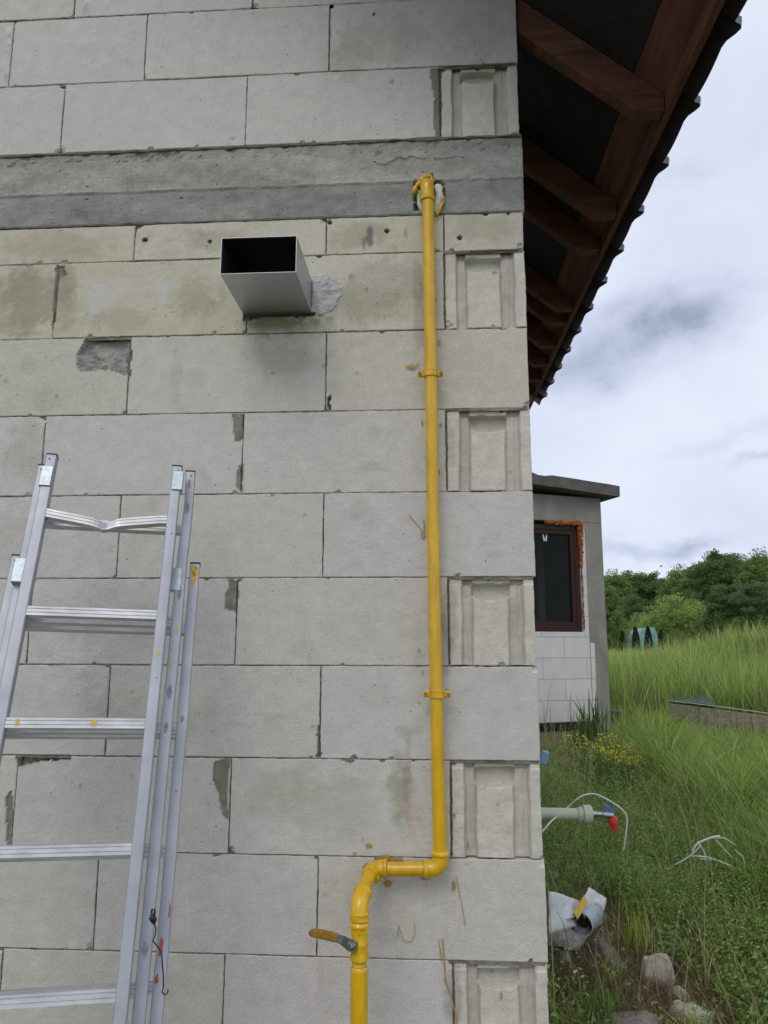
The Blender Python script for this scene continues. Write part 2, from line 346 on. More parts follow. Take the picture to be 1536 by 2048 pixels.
# colour marks on the blocks: (px, py, radius x, radius y in px, colour, strength)
OLIVE = (.34, .31, .215); PALE = (.58, .565, .53); DARKS = (.20, .185, .15); BLU = (.13, .14, .16); MOSS = (.22, .23, .13); PINK = (.52, .42, .37); GREYM = (.40, .39, .36)
marks = [
 (760, 80, 95, 55, OLIVE, .30), (700, 95, 40, 60, OLIVE, .35), (672, 60, 10, 40, PALE, .7), (860, 8, 14, 14, PALE, .9), (965, 50, 14, 20, PALE, .5),
 (960, 70, 70, 50, OLIVE, .25), (140, 490, 130, 30, OLIVE, .45), (60, 600, 80, 70, OLIVE, .75), (20, 590, 60, 60, OLIVE, .4), (130, 590, 24, 60, OLIVE, .55),
 (200, 600, 26, 45, PALE, .8), (325, 590, 13, 36, PALE, .75), (290, 575, 70, 12, PALE, .45), (250, 640, 60, 26, OLIVE, .35), (390, 600, 50, 45, OLIVE, .45),
 (420, 480, 80, 24, OLIVE, .45), (560, 645, 70, 14, MOSS, .75), (560, 655, 90, 26, MOSS, .5), (740, 590, 90, 60, OLIVE, .5), (800, 560, 60, 60, OLIVE, .35),
 (720, 470, 60, 26, OLIVE, .5), (740, 477, 6, 18, BLU, .8), (728, 487, 5, 14, BLU, .6), (812, 470, 5, 12, BLU, .5), (702, 553, 9, 8, BLU, .6), (775, 462, 3, 4, DARKS, .9), (290, 481, 5, 5, DARKS, .9), (420, 483, 4, 5, DARKS, .8),
 (560, 720, 90, 40, OLIVE, .35), (640, 750, 50, 30, PALE, .3), (300, 740, 60, 50, PALE, .35), (350, 760, 14, 50, OLIVE, .25), (960, 460, 70, 30, OLIVE, .4), (915, 480, 26, 8, PALE, .6),
 (940, 730, 60, 60, OLIVE, .12), (60, 900, 40, 60, OLIVE, .3), (30, 1080, 60, 60, OLIVE, .2),
 (822, 733, 9, 6, (.40, .22, .04), .7), (836, 560, 10, 50, OLIVE, .5), (840, 640, 12, 60, DARKS, .3),
 (640, 1610, 120, 70, OLIVE, .22), (800, 1600, 24, 80, OLIVE, .65), (815, 1560, 9, 90, DARKS, .35), (830, 1640, 24, 70, PINK, .6), (560, 1580, 80, 50, OLIVE, .2),
 (640, 1960, 8, 60, PINK, .55), (905, 1985, 18, 60, DARKS, .4), (900, 1250, 16, 80, OLIVE, .5), (890, 1290, 12, 50, DARKS, .35), (900, 900, 12, 70, OLIVE, .35),
 (475, 1440, 60, 50, PALE, .25), (240, 1230, 120, 60, OLIVE, .18), (300, 1430, 120, 60, OLIVE, .15), (790, 650, 70, 10, PALE, .35), (760, 560, 60, 24, PALE, .3),
]
mr_ = random.Random(77)
for _ in range(150):
    marks.append((mr_.uniform(0, 1040), mr_.uniform(480, 2040), mr_.uniform(4, 34), mr_.uniform(3, 26), mr_.choice((OLIVE, DARKS, PALE, PALE, GREYM)), mr_.uniform(.06, .24)))
for _ in range(40): marks.append((mr_.uniform(0, 1040), mr_.uniform(20, 2040), mr_.uniform(2, 5), mr_.uniform(2, 5), DARKS, mr_.uniform(.3, .7)))
marks_w = []
for (a, b, rx, rz, c, s) in marks:
    p = at(a, b); k = (at(a+rx, b).x-p.x); kz = abs(at(a, b+rz).z-p.z); marks_w.append((p.x, p.z, k, kz, np.array(c), s))
# hollows in the face: polygon px, depth m, colour
GREY = (.235, .225, .20); MORT = (.215, .205, .17)
hollows = [
 ([(172, 677), (262, 672), (261, 752), (245, 748), (222, 738), (165, 741), (152, 728), (152, 712)], .022, (.36, .345, .31)),
 ([(33, 1512), (141, 1510), (141, 1519), (95, 1522), (36, 1532)], .02, MORT),
 ([(0, 0), (1, 0), (1, 1)], 0, MORT)]
# holes, the strip under the duct, then mortar smeared over joints: slightly proud and grey
for hx_, hy_, hr_ in ((775, 462, 4.2), (918, 476, 4.2), (290, 481, 4), (420, 483, 4), (747, 27, 2.5), (660, 445, 3)):
    hollows.append(([(hx_+hr_*math.cos(a), hy_+hr_*math.sin(a)) for a in [PI*i/4 for i in range(8)]], .0149, (.16, .15, .12)))
hollows.append(([(486, 628), (628, 620), (628, 630), (590, 634), (540, 633), (488, 640)], .013, (.12, .12, .09)))  # recess under the duct, the duct's shadow put into its dark colour
smears = [
 ([(464, 826), (489, 826), (488, 850), (486, 872), (479, 884), (468, 880), (466, 850)], -.0015, MORT),
 ([(474, 930), (487, 925), (485, 985), (472, 975), (470, 950)], -.001, (.25, .24, .20)),
 ([(455, 1158), (478, 1158), (474, 1222), (464, 1224), (450, 1216), (448, 1190), (456, 1175)], -.0015, MORT),
 ([(430, 1518), (461, 1518), (458, 1560), (456, 1640), (444, 1628), (436, 1585), (428, 1560)], -.0015, (.215, .205, .16)),
 ([(863, 136), (884, 140), (882, 274), (872, 280), (867, 250), (868, 200), (860, 160)], -.001, MORT),
 ([(872, 284), (890, 280), (884, 302), (872, 300)], -.001, MORT),
 ([(112, 530), (128, 534), (134, 550), (118, 556), (112, 640), (106, 660), (108, 590)], .006, (.24, .225, .19)),
 ([(12, 45), (26, 45), (27, 70), (20, 175), (6, 175), (14, 100)], -.001, (.53, .52, .50)),
 ([(170, 0), (182, 0), (178, 34), (166, 30)], -.001, (.53, .52, .49)),
 ([(625, 553), (648, 548), (676, 566), (684, 590), (662, 624), (640, 632), (622, 626), (626, 590)], -.004, (.50, .50, .485)),
 ([(655, 790), (660, 790), (659, 823), (655, 823)], .012, (.1, .09, .08)),
 ([(636, 1450), (641, 1450), (641, 1516), (634, 1516)], .006, (.17, .16, .13)),
 ([(10, 1600), (26, 1580), (24, 1690), (14, 1690)], .006, (.25, .24, .21)),
 ([(680, 1519), (714, 1519), (700, 1530), (690, 1524)], .008, (.44, .42, .39)),
]
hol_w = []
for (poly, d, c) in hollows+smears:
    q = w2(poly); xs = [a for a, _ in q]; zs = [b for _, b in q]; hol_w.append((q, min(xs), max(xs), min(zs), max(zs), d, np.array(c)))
PATCH_Q = w2([(622, 550), (680, 560), (688, 590), (665, 628), (640, 636), (620, 630)])
def dd_flag(x, z): return -.66 < x < -.53 and .95 < z < 1.2 and inpoly(x, z, PATCH_Q)
def surf(x, z, base, seed):
    """(recess, colour) of the wall face at x, z"""
    c = base.copy(); d = 0.0
    c = c*(1+.035*fbm(x, z, seed, 3.0))
    for (mx_, mz_, rx, rz, mc, s) in marks_w:
        if abs(x-mx_) > 1.7*rx or abs(z-mz_) > 1.7*rz: continue
        q = math.hypot((x-mx_)/rx, (z-mz_)/rz) + .50*fbm(x, z, mx_*7, 11) + .28*fbm(x, z, mx_*3+5, 45, 3)
        k = max(0.0, min(1.0, (1.15-q)/.55))*s
        if k > 0: c = c*(1-k)+mc*(k)
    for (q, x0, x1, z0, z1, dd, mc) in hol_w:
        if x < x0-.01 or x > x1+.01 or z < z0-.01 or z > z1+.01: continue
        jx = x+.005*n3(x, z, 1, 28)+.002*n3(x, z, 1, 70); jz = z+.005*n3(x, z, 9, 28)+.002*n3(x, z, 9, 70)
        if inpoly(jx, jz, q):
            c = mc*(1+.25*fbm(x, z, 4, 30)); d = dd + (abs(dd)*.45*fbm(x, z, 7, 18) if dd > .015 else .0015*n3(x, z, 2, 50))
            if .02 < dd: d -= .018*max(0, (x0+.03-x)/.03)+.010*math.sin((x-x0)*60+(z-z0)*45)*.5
    if dd_flag(x, z): d += .004*fbm(x, z, 21, 34, 4)
    d += .0006*fbm(x, z, 13, 30, 3)*(1+1.2*max(0, fbm(x, z, 17, 2.2)))
    return d, c
CORN = []
def block_grid(x0, x1, z0, z1, res, seed, base, prof=None, depth=.11, gap=.0022, V=None, F=None, C=None, coarse=False):
    x0 += gap; x1 -= gap; z0 += gap*.8; z1 -= gap*.8
    nxx = max(2, int(round((x1-x0)/res))); nzz = max(2, int(round((z1-z0)/res)))
    # border rows are closer together so that edges read as worn arrises
    def ax(a, b, n):
        e_ = .0024; return [a, a+e_]+[a+e_+(b-a-2*e_)*i/n for i in range(1, n)]+[b-e_, b]
    X = ax(x0, x1, nxx); Z = ax(z0, z1, nzz); off = len(V); yj = .0016*math.sin(seed*12.9)
    chips = [(RNG.choice((x0, x1)), RNG.choice((z0, z1)), RNG.uniform(.006, .022)) for _ in range(RNG.choice((0, 1, 1, 2)))]
    for _ in range(RNG.randint(1, 3)): chips.append((RNG.uniform(x0, x1), RNG.choice((z0, z1)), RNG.uniform(.004, .010)))
    ox = RNG.uniform(-.001, .001)
    for jz, z in enumerate(Z):
        for ix, x in enumerate(X):
            ex = ix in (0, len(X)-1); ez = jz in (0, len(Z)-1)
            y = yj; cc = base
            if coarse: cc = base*(1+.05*n3(x, z, seed, 3)); xx, zz = x, z
            else:
                d, cc = surf(x, z, base, seed); y += d
                if prof:
                    pd, pc = prof(x, z); y += pd; cc = cc*pc
                xx, zz = x, z
                if ex: xx += (.0022*abs(n3(x, z, seed, 55))+.0012*n3(z, seed, 3, 14))*(1 if ix == 0 else -1)
                if ez: zz += (.0022*abs(n3(x, z, seed, 55))+.0012*n3(x, seed, 3, 14))*(1 if jz == 0 else -1)
                if ex or ez: y += .0016
                for (cx_, cz_, cr_) in chips:
                    q = math.hypot(x-cx_, z-cz_)+cr_*.5*n3(x, z, seed+5, 90)
                    if q < cr_: y += .008*min(1, (cr_-q)/cr_*2.0)+.001
                y += .0007*n3(x, z, seed, 25)
            V.append((xx, y, zz)); C.append(cc)
    w = len(X); h = len(Z)
    for j in range(h-1):
        for i in range(w-1):
            a = off+j*w+i; F.append((a, a+1, a+w+1, a+w))
    # side faces
    per = [off+i for i in range(w)]+[off+j*w+w-1 for j in range(1, h)]+[off+(h-1)*w+i for i in range(w-2, -1, -1)]+[off+j*w for j in range(h-2, 0, -1)]
    o2 = len(V)
    for k in per: v = V[k]; V.append((v[0], depth, v[2])); C.append(C[k])
    n = len(per)
    for k in range(n):
        F.append((per[(k+1) % n], per[k], o2+k, o2+(k+1) % n))
PITCH = math.tan(math.radians(40)); EZ0 = 1.667
def roof_under(x, y=0.0):      # underside of the rafters
    xx = x if x > -4.2 else -8.4-x
    return EZ0 + (.356-xx)*PITCH + .035*y
ZT = [2.083, 1.839, 1.592]; ZL = [1.215, .970, .727, .485, .244, .003, -.242, -.487, -.732, -.976, -1.22, -1.463, -1.70]
def joints(o): return [o-.592*i for i in range(0, 14)]
rows = []  # (z0, z1, [joint xs from the right], profiled end?)
rows.append((1.839, 2.083, [0, -.593, -1.191, -1.640, -1.80]+joints(-2.39), False))
rows.append((1.592, 1.839, [0, -.246, -.853, -1.449]+joints(-2.04), True))
rows.append((1.215, 1.336, [0, -.238, -.593, -1.187]+joints(-1.78), False))
odd = [0, -.240, -.828, -1.424]+joints(-2.016); even = [0, -.588, -1.180]+joints(-1.772)
for i in range(len(ZL)-1):
    rows.append((ZL[i+1], ZL[i], list(odd if i % 2 == 0 else even), i % 2 == 0))
for i in range(12):
    z0 = 2.083+.244*i; rows.append((z0, z0+.244, ([0, -.250, -.845, -1.44]+joints(-2.03)) if i % 2 == 0 else list(even), False))
def endprof(x0, x1, z0, z1, seed):
    w = x1-x0; rn = random.Random(seed)
    gl0, gl1 = x0+.16*w, x0+.27*w; gr0, gr1 = x0+.70*w, x0+.855*w
    tilt = rn.uniform(-.004, .004); ph = .048+rn.uniform(-.006, .008); dg = .018
    def sm(a, b, t): t = max(0, min(1, (t-a)/(b-a))); return t*t*(3-2*t)
    def f(x, z):
        jx = x+.003*n3(x, z, seed, 18)+tilt*(z-z0)/.24
        d = dg*sm(gl0-.004, gl0+.003, jx)*(1-sm(gl1-.003, gl1+.006, jx))
        d += dg*sm(gr0-.006, gr0+.003, jx)*(1-sm(gr1-.003, gr1+.004, jx))
        # ridges inside the grooves
        if gr0+.003 < jx < gr1-.003: d -= .004*max(0, math.cos((jx-(gr0+gr1)/2)*2*PI/.021))*(.6+.6*n3(x*2, z, seed, 9))
        if gl0+.002 < jx < gl1-.002: d -= .003*max(0, math.cos((jx-(gl0+gl1)/2)*2*PI/.016))*(.6+.5*n3(x*2, z, seed, 9))
        # hand grip under the top edge, arched at its foot
        xc = (gl1+gr0)/2; hw = (gr0-gl1)/2
        u = (jx-xc)/(hw+.004); foot = z1-ph-.010*(1-u*u)
        if abs(u) < 1.0:
            k = sm(foot-.005, foot+.002, z)*(1-sm(.86, 1.0, abs(u)))
            top = sm(z1-.026, z1-.016, z+.006*n3(x, z, seed, 30))
            d = max(d, 0)*(1-k)+k*(.034-.024*top)
        elif z > z1-.02: d += .004
        d += .0009*fbm(x, z, seed, 22)
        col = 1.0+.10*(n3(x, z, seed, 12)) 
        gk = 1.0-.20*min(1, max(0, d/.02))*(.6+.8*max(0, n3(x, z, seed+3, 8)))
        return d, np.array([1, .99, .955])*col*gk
    return f
V, F, C = [], [], []
sd_ = 0
for (z0, z1, js, prof_) in rows:
    js = [j for j in js if j > -8.4]
    if js[-1] > -8.39: js.append(-8.4)
    for a in range(len(js)-1):
        xr, xl = js[a], js[a+1]; sd_ += 1
        if prof_ and a == 0: continue
        zt = z1
        lim = min(roof_under(xl+.01), roof_under(xr-.01))+.12
        if z0+.05 > lim: 
            if z0 > 2.3: continue
        fine = xr > -2.2 and z0 < 2.2 and z1 > -1.0
        hol = fine and any(h[5] != 0 and h[1] < xr and h[2] > xl and h[3] < z1 and h[4] > z0 for h in hol_w)
        t = BASE*(1+.075*math.sin(sd_*37.7))*np.array([1+.012*math.sin(sd_*5.1), 1, 1-.03*math.sin(sd_*3.3)])
        if 1.2 < z1 < 1.4: t = t*np.array([1.0, .965, .84])
        elif .97 < z1 < 1.25: t = t*np.array([.97, .945, .83])
        elif .95 < z1 < .98: t = t*np.array([1.0, .985, .93])
        rr = random.Random(sd_)
        block_grid(xl, xr if xr < -.0001 else rr.uniform(-.0015, .0025), z0, zt, .0048 if hol else .0085 if fine else .12, sd_*1.37, t, None, .12, .0008+.0010*rr.random(), V, F, C, coarse=not fine)
fw_ = link('block_wall', mesh_np('block_wall', V, F, np.array(C)), M['block'], house)
# the ends of the header blocks at the corner, each with its grooves and grip
for i, (z0, z1, js, prof_) in enumerate(rows):
    if not prof_: continue
    V, F, C = [], [], []
    t = BASE*np.array([1.06, 1.055, 1.03])
    jx = RNG.uniform(-.003, .003)
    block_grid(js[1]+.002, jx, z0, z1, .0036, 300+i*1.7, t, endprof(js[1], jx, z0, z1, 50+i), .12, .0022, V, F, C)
    o = link('corner_block', mesh_np('corner_block', V, F, np.array(C)), M['groove'], house)
    o['label'] = 'grooved header block with a hand grip at the corner'
# mortar bed behind the joints and the body of the wall
bm = bmesh.new(); bj = bmesh.new()
bm_box(bm, (-4.2, .088, -.06), (8.388, .060, 3.39)); bm_box(bm, (-4.2, .090, 1.87), (8.388, .060, .56))
for (z0, z1, js, prof_) in rows:
    if z0 > 2.2: continue
    x1 = -.236 if prof_ else -.006
    for zz in (z0, z1):
        if abs(zz-1.336) < .002 or abs(zz-1.592) < .002: continue
        yy = .0050+.0010*math.sin(zz*91)
        if zz == z0 or abs(zz-2.083) < .01: bm_box(bj, ((x1-2.6)/2, yy+.003-.0015, zz), (x1+2.6, .006, .013))
    for j in js[1:]:
        if j > -2.6: bm_box(bm, (j, .0075+.003, (z0+z1)/2), (.012, .006, z1-z0-.014))
from_bm('mortar_bed', bm, M['mortar'], house)
M['thinbed'] = mat('thin_bed_mortar', (.27, .255, .215), rough=.95, noise_amt=.45, noise_scale=12, bump=.8, bump_scale=90, bump_dist=.004, spec=.1, col2=(.13, .12, .10))
from_bm('bed_joint', bj, M['thinbed'], house)
bm = bmesh.new()
prof_pts = [(-8.38, -1.7), (-.012, -1.7), (-.012, roof_under(0)+.1), (-4.2, roof_under(-4.2)+.1), (-8.38, roof_under(-8.38)+.1)]
a_ = [bm.verts.new((x, .125, z)) for x, z in prof_pts]; b_ = [bm.verts.new((x, .25, z)) for x, z in prof_pts]
bm.faces.new(a_); bm.faces.new(b_[::-1])
for i in range(5): bm.faces.new((a_[i], b_[i], b_[(i+1) % 5], a_[(i+1) % 5]))
from_bm('gable_core', bm, M['mortar'], house)
# side wall along the depth of the house
bm = bmesh.new(); bm_box(bm, (-.132, 1.85, .12), (.24, 3.19, 3.64)); bm_box(bm, (-4.2, 3.33, .1), (8.38, .22, 3.6)); bm_box(bm, (-8.27, 1.85, .12), (.24, 3.19, 3.64))
from_bm('side_wall', bm, M['sideblock'], house)
# concrete ring beam
V, F, C = [], [], []
xs = [0.003-.009*i for i in range(250)]+[-2.3-.12*i for i in range(52)]; zs = [1.336+.256*i/34 for i in range(35)]
for jz, z in enumerate(zs):
    for ix, x in enumerate(xs):
        up = z > 1.448+.004*n3(x, 3, 1, 9)
        y = -.003 if up else .0
        if abs(z-1.448) < .006: y -= .003*max(0, n3(x, z, 2, 30)+.3)
        y += .0016*fbm(x, z, 3, 12)
        if jz in (0, 34): y += .004+.003*n3(x, z, 5, 40)
        zz = z
        c = np.array([.262, .268, .238]) if not up else np.array([.335, .330, .288])
        c = c*(1+.22*fbm(x*.5, z*1.6, 8, 5)+.14*fbm(x, z, 2, 30))
        if z > 1.555+.012*fbm(x, z, 6, 10):
            y += .006+.010*max(0, fbm(x, z, 11, 24)); c = c*.86
        # broken hole round the pipe
        q = math.hypot((x+.283)/.040, (z-1.408)/.056)+.5*fbm(x, z, 1, 26)
        if q < 1: y += .03*min(1, (1-q)*3); c = c*.6
        if jz == 34: zz -= .0+.006*max(0, n3(x, 2, 2, 12))
        if jz == 0: zz += .003*n3(x, 2, 2, 30)
        if ix == 0: y += .003; x = x-.003*abs(n3(z, 1, 4, 40))
        V.append((x, y, zz)); C.append(c)
w = len(xs)
for j in range(34):
    for i in range(w-1):
        a = j*w+i; F.append((a+1, a, a+w, a+w+1))
o2 = len(V)
for j in range(35): v = V[j*w]; V.append((v[0], .25, v[2])); C.append(C[j*w])
for j in range(34): F.append((j*w, o2+j, o2+j+1, (j+1)*w))
for jj in (0, 34):
    o3 = len(V)
    for i in range(w): v = V[jj*w+i]; V.append((v[0], .1, v[2])); C.append(C[jj*w+i])
    for i in range(w-1):
        F.append((jj*w+i, jj*w+i+1, o3+i+1, o3+i) if jj == 0 else (jj*w+i+1, jj*w+i, o3+i, o3+i+1))
link('concrete_beam', mesh_np('concrete_beam', V, F, np.array(C)), M['concrete'], house)
M['crack'] = mat('crack', (.04, .04, .035), rough=1, noise_amt=.2, spec=0)
def crack(pts, w, name='crack'):
    bm = bmesh.new(); q = []
    for i in range(len(pts)-1):
        a = at(*pts[i]); b = at(*pts[i+1])
        for k in range(4): t = k/4; p = a.lerp(b, t); q.append(Vector((p.x, p.z))+Vector((.002*n3(p.x, 1, i, 70), .003*n3(p.x, 5, i, 60))))
    for i in range(len(q)-1):
        a, b = q[i], q[i+1]; n_ = Vector((-(b-a).y, (b-a).x)).normalized()*w*.5*(1+.7*n3(a.x, a.y, 3, 80))
        bm.faces.new([bm.verts.new((v.x, -.0062, v.y)) for v in (a+n_, b+n_, b-n_, a-n_)])
    from_bm(name, bm, M['crack'], house)
crack([(752, 329), (772, 331), (800, 316), (813, 321), (820, 314), (838, 319), (858, 320)], .0022)
crack([(868, 319), (885, 321), (912, 315), (935, 318)], .0014)
# mortar squeezed out on top of the beam and under the course above
V, F = [], []
def bead(x0, x1, zc, th, amp, step=.008, seed=0):
    off = len(V); n = int((x1-x0)/step)
    for i in range(n+1):
        x = x0+(x1-x0)*i/n; a = th*(.55+.8*max(-.5, fbm(x, seed, 0, 9))); yy = -.002-amp*max(0, n3(x, seed, 4, 22))
        V.extend([(x, .02, zc+a), (x, yy, zc+a*.5), (x, yy+.001, zc-a*.4), (x, .02, zc-a)])
    for i in range(n):
        for k in range(3):
            a = off+i*4+k; F.append((a, a+4, a+5, a+1))
bead(-1.9, -.55, 1.588, .009, .004, seed=1); bead(-.54, -.0, 1.590, .012, .006, seed=2)
bead(-.235, -.01, 1.838, .006, .002, seed=3); bead(-1.9, -.01, 1.337, .004, .002, seed=4); bead(-1.2, -.6, 1.213, .003, .001, seed=5); bead(-.16, -.02, 1.214, .006, .003, seed=6)
link('squeezed_mortar', mesh_np('squeezed_mortar', V, F), M['patch'], house)

# rafters: sloping timbers with a level cut at the foot
def prism_y(bm, pts, y0, y1, shear=.035):
    a = [bm.verts.new((x, y0, z+shear*y0)) for x, z in pts]; b = [bm.verts.new((x, y1, z+shear*y1)) for x, z in pts]
    n = len(pts); bm.faces.new(a); bm.faces.new(b[::-1])
    for i in range(n): bm.faces.new((a[i], b[i], b[(i+1) % n], a[(i+1) % n]))
XE = .44; PP = .125; TO = .20
def ru(x): return EZ0+(.356-x)*PITCH
for k, y in enumerate((-.58, .0, .60, .89, 1.50, 1.69, 2.03, 2.36, 2.66, 3.0)):
    bm = bmesh.new(); y0 = y+.012; y1 = y+.066
    
    xs0 = .0 if y >= -.1 else -.9
    prism_y(bm, [(xs0, ru(xs0)), (.356, EZ0), (XE, EZ0), (XE, ru(XE)+PP), (xs0, ru(xs0)+PP)], y0, y1)
    bmesh.ops.bevel(bm, geom=list(bm.edges), offset=.003, segments=1, affect='EDGES')
    from_bm('rafter', bm, M['timber'], house)
RY0, RY1 = -.66, 3.46
bm = bmesh.new(); prism_y(bm, [(XE+.001, EZ0-.006), (XE+.021, EZ0-.006), (XE+.021, ru(XE)+TO-.01), (XE+.001, ru(XE)+TO-.01)], RY0, RY1)
from_bm('fascia_board', bm, M['timber'], house)
bm = bmesh.new(); prism_y(bm, [(XE-.085, ru(XE-.085)+PP+.001), (XE, ru(XE)+PP+.001), (XE, ru(XE)+PP+.022), (XE-.085, ru(XE-.085)+PP+.022)], RY0, RY1)
from_bm('eave_board', bm, M['timber'], house)
bm = bmesh.new()
prism_y(bm, [(XE-.088, ru(XE-.088)+PP+.003), (XE-.088, ru(XE-.088)+PP+.012), (-4.2, ru(-4.2)+PP+.012), (-4.2, ru(-4.2)+PP+.003)], RY0, RY1)
prism_y(bm, [(-8.4-XE, ru(XE)+PP+.003), (-8.4-XE, ru(XE)+PP+.012), (-4.2, ru(-4.2)+PP+.012), (-4.2, ru(-4.2)+PP+.003)], RY0, RY1)
from_bm('roof_underlay', bm, M['membrane'], house)
# closing timbers behind the gable
# pantiles: rolled profile across the slope, small step at every course
def tile_prof(t):          # t along the eave in tile widths -> height
    f = t % 1.0
    if f < .24: return .034*math.sin(PI*f/.24)**.8
    return -.010*math.sin(PI*(f-.24)/.76)
TP = .318; nT = 13; spt = 20
ys = [-.70+TP*i/spt for i in range(nT*spt+1)]
TX0 = .540
V, F = [], []
def trow(x, dz):
    r = []
    for y in ys:
        z = ru(x)+PP+.028+dz+.035*y
        r.append(len(V)); V.append((x, y, z+tile_prof((y+.38)/TP)))
    return r
# nose: thickness at the eave
def trow_u(x, dz, nose):
    r = []
    for y in ys:
        f = ((y+.38-.118)/TP) % 1.0; bul = nose*math.sin(PI*f/.24) if f < .24 else 0
        z = ru(x)+TO+.028+dz+.035*y+tile_prof((y+.38-.118)/TP)
        r.append(len(V)); V.append((x+bul, y, z-bul*PITCH*.6))
    return r
def stitch(a, b):
    for i in range(len(a)-1): F.append((a[i], a[i+1], b[i+1], b[i]))
x = TX0; prev = None
under_back = trow_u(XE-.06, -.012, 0); under = trow_u(TX0, -.024, .036); nose_t = trow_u(TX0+.004, .004, .036)
stitch(under_back, under); stitch(under, nose_t); prev = nose_t
crs = 0
while x > -4.1:
    x2 = max(x-.30, -4.2); top = trow_u(x2, -.004, .0); stitch(prev, top)
    if x2 > -4.19:
        nxt = trow_u(x2+.004, .016, .0); stitch(top, nxt); prev = nxt
    x = x2
    if x2 <= -4.19: break
ri = len(V)
link('roof_tiles', mesh_np('roof_tiles', V, F, smooth=True), M['tile'], house)
bpy.data.objects['roof_tiles'].data.set_sharp_from_angle(angle=math.radians(50))
bm = bmesh.new(); prism_y(bm, [(-8.4-TX0, ru(TX0)+PP+.02), (-8.4-TX0, ru(TX0)+PP+.06), (-4.2, ru(-4.2)+PP+.06), (-4.2, ru(-4.2)+PP+.02)], RY0, RY1)
from_bm('far_roof_slope', bm, M['tile'], house)
bm = bmesh.new(); bm_tube(bm, [(-4.2, RY0, ru(-4.2)+TO+.04), (-4.2, RY1, ru(-4.2)+TO+.04+.1)], .11, 10); from_bm('ridge_tile', bm, M['tile'], house, True, 50)

# yellow paint splashes and drips
def ribbon(bm, pts, w, y=-.0042):
    for i in range(len(pts)-1):
        a = Vector(pts[i]); b = Vector(pts[i+1]); d = (b-a); n = Vector((-d.y, d.x)).normalized()*w*.5
        vs = [bm.verts.new((q.x, y, q.y)) for q in (a+n, b+n, b-n, a-n)]; bm.faces.new(vs)
def splat(bm, c, rx, rz, seed, y=-.0045):
    n = 16; vs = [bm.verts.new((c[0]+rx*math.cos(a)*(1+.6*n3(math.cos(a), math.sin(a), seed, 2.2)), y, c[1]+rz*math.sin(a)*(1+.6*n3(math.cos(a), math.sin(a), seed+4, 2.2)))) for a in [2*PI*k/n for k in range(n)]]
    bm.faces.new(vs)
def P2(x, y): q = at(x, y); return (q.x, q.z)
def paint(pl, sp):
    for pts, w in pl:
        bm = bmesh.new(); q = []
        for i in range(len(pts)-1):
            a = P2(*pts[i]); b = P2(*pts[i+1])
            for k in range(5):
                t = k/5; q.append((a[0]+(b[0]-a[0])*t+.0012*n3(a[0], t, i, 9), a[1]+(b[1]-a[1])*t))
        q.append(P2(*pts[-1])); ribbon(bm, q, w); from_bm('paint_drip', bm, M['splash'], house)
    for k, (x, y, rx, rz) in enumerate(sp): bm = bmesh.new(); splat(bm, P2(x, y), rx*.85, rz*.85, k*3.1+x, -.0045-.0001*k); from_bm('paint_splash', bm, M['splash'], house)
paint([([(885, 1875), (889, 1930), (890, 1960), (902, 1990), (912, 2030), (914, 2048)], .0035), ([(878, 1880), (884, 1925)], .0022), ([(912, 1752), (922, 1800), (930, 1850)], .0018)], [(907, 1770, .006, .014), (1002, 1990, .003, .012), (936, 1690, .004, .012), (908, 1630, .005, .006)])
paint([([(795, 1870), (798, 1850), (806, 1880), (822, 1884), (830, 1868), (828, 1845)], .0016)], [(738, 1690, .010, .006), (709, 1706, .006, .003)])
paint([([(818, 1030), (845, 1062)], .002), ([(848, 1040), (850, 1075)], .004)], [(846, 1070, .006, .012), (844, 845, .004, .010), (882, 850, .005, .006), (878, 945, .004, .007), (838, 1404, .003, .003)])
paint([([(810, 733), (826, 738), (838, 728)], .004)], [(822, 735, .007, .004), (872, 600, .003, .007), (878, 685, .006, .008), (838, 1300, .003, .006), (845, 1345, .003, .005)])
paint([([(752, 1716), (806, 1718)], .007)], [(738, 1736, .017, .016), (770, 1712, .018, .005), (776, 1766, .012, .010), (850, 1755, .012, .006)])

# foam and broken concrete round the pipe entry
def lump(name, c, r, seed, m, parent, sub=3, amp=.35, nz=2.2, zs=(1, 1, 1), flat=None):
    bm = bmesh.new(); bmesh.ops.create_icosphere(bm, subdivisions=sub, radius=1.0)
    for v in bm.verts:
        k = 1+amp*noise.fractal(v.co*nz+Vector((seed, seed*.7, 0)), .8, 2, 4)
        p = v.co*k
        v.co = Vector((p.x*r*zs[0], p.y*r*zs[1], p.z*r*zs[2]))+Vector(c)
    return from_bm(name, bm, m, parent, True)
bm = bmesh.new()
pz = at(876, 392, -.005)
q_ = [at(836, 382, .002), at(838, 396, .0), at(840, 412, .0), at(846, 424, .002), at(858, 430, .008), at(871, 424, -.004), at(875, 410, -.009), at(878, 394, -.012), at(877, 380, -.010), at(874, 371, -.002)]
bm_tube(bm, [a_.lerp(b_, t_) for a_, b_ in zip(q_[:-1], q_[1:]) for t_ in (0, .25, .5, .75)]+[q_[-1]], [.0065 if i_ < 16 else .0125 if i_ < 35 else .007 for i_ in range(37)], 12, rough=.35)
for v in bm.verts: v.co += Vector((noise.noise(v.co*150), noise.noise(v.co*150+Vector((5, 0, 0))), noise.noise(v.co*150+Vector((0, 7, 0)))))*.004
from_bm('pale_foam', bm, M['foam'], house, True)
bm = bmesh.new()
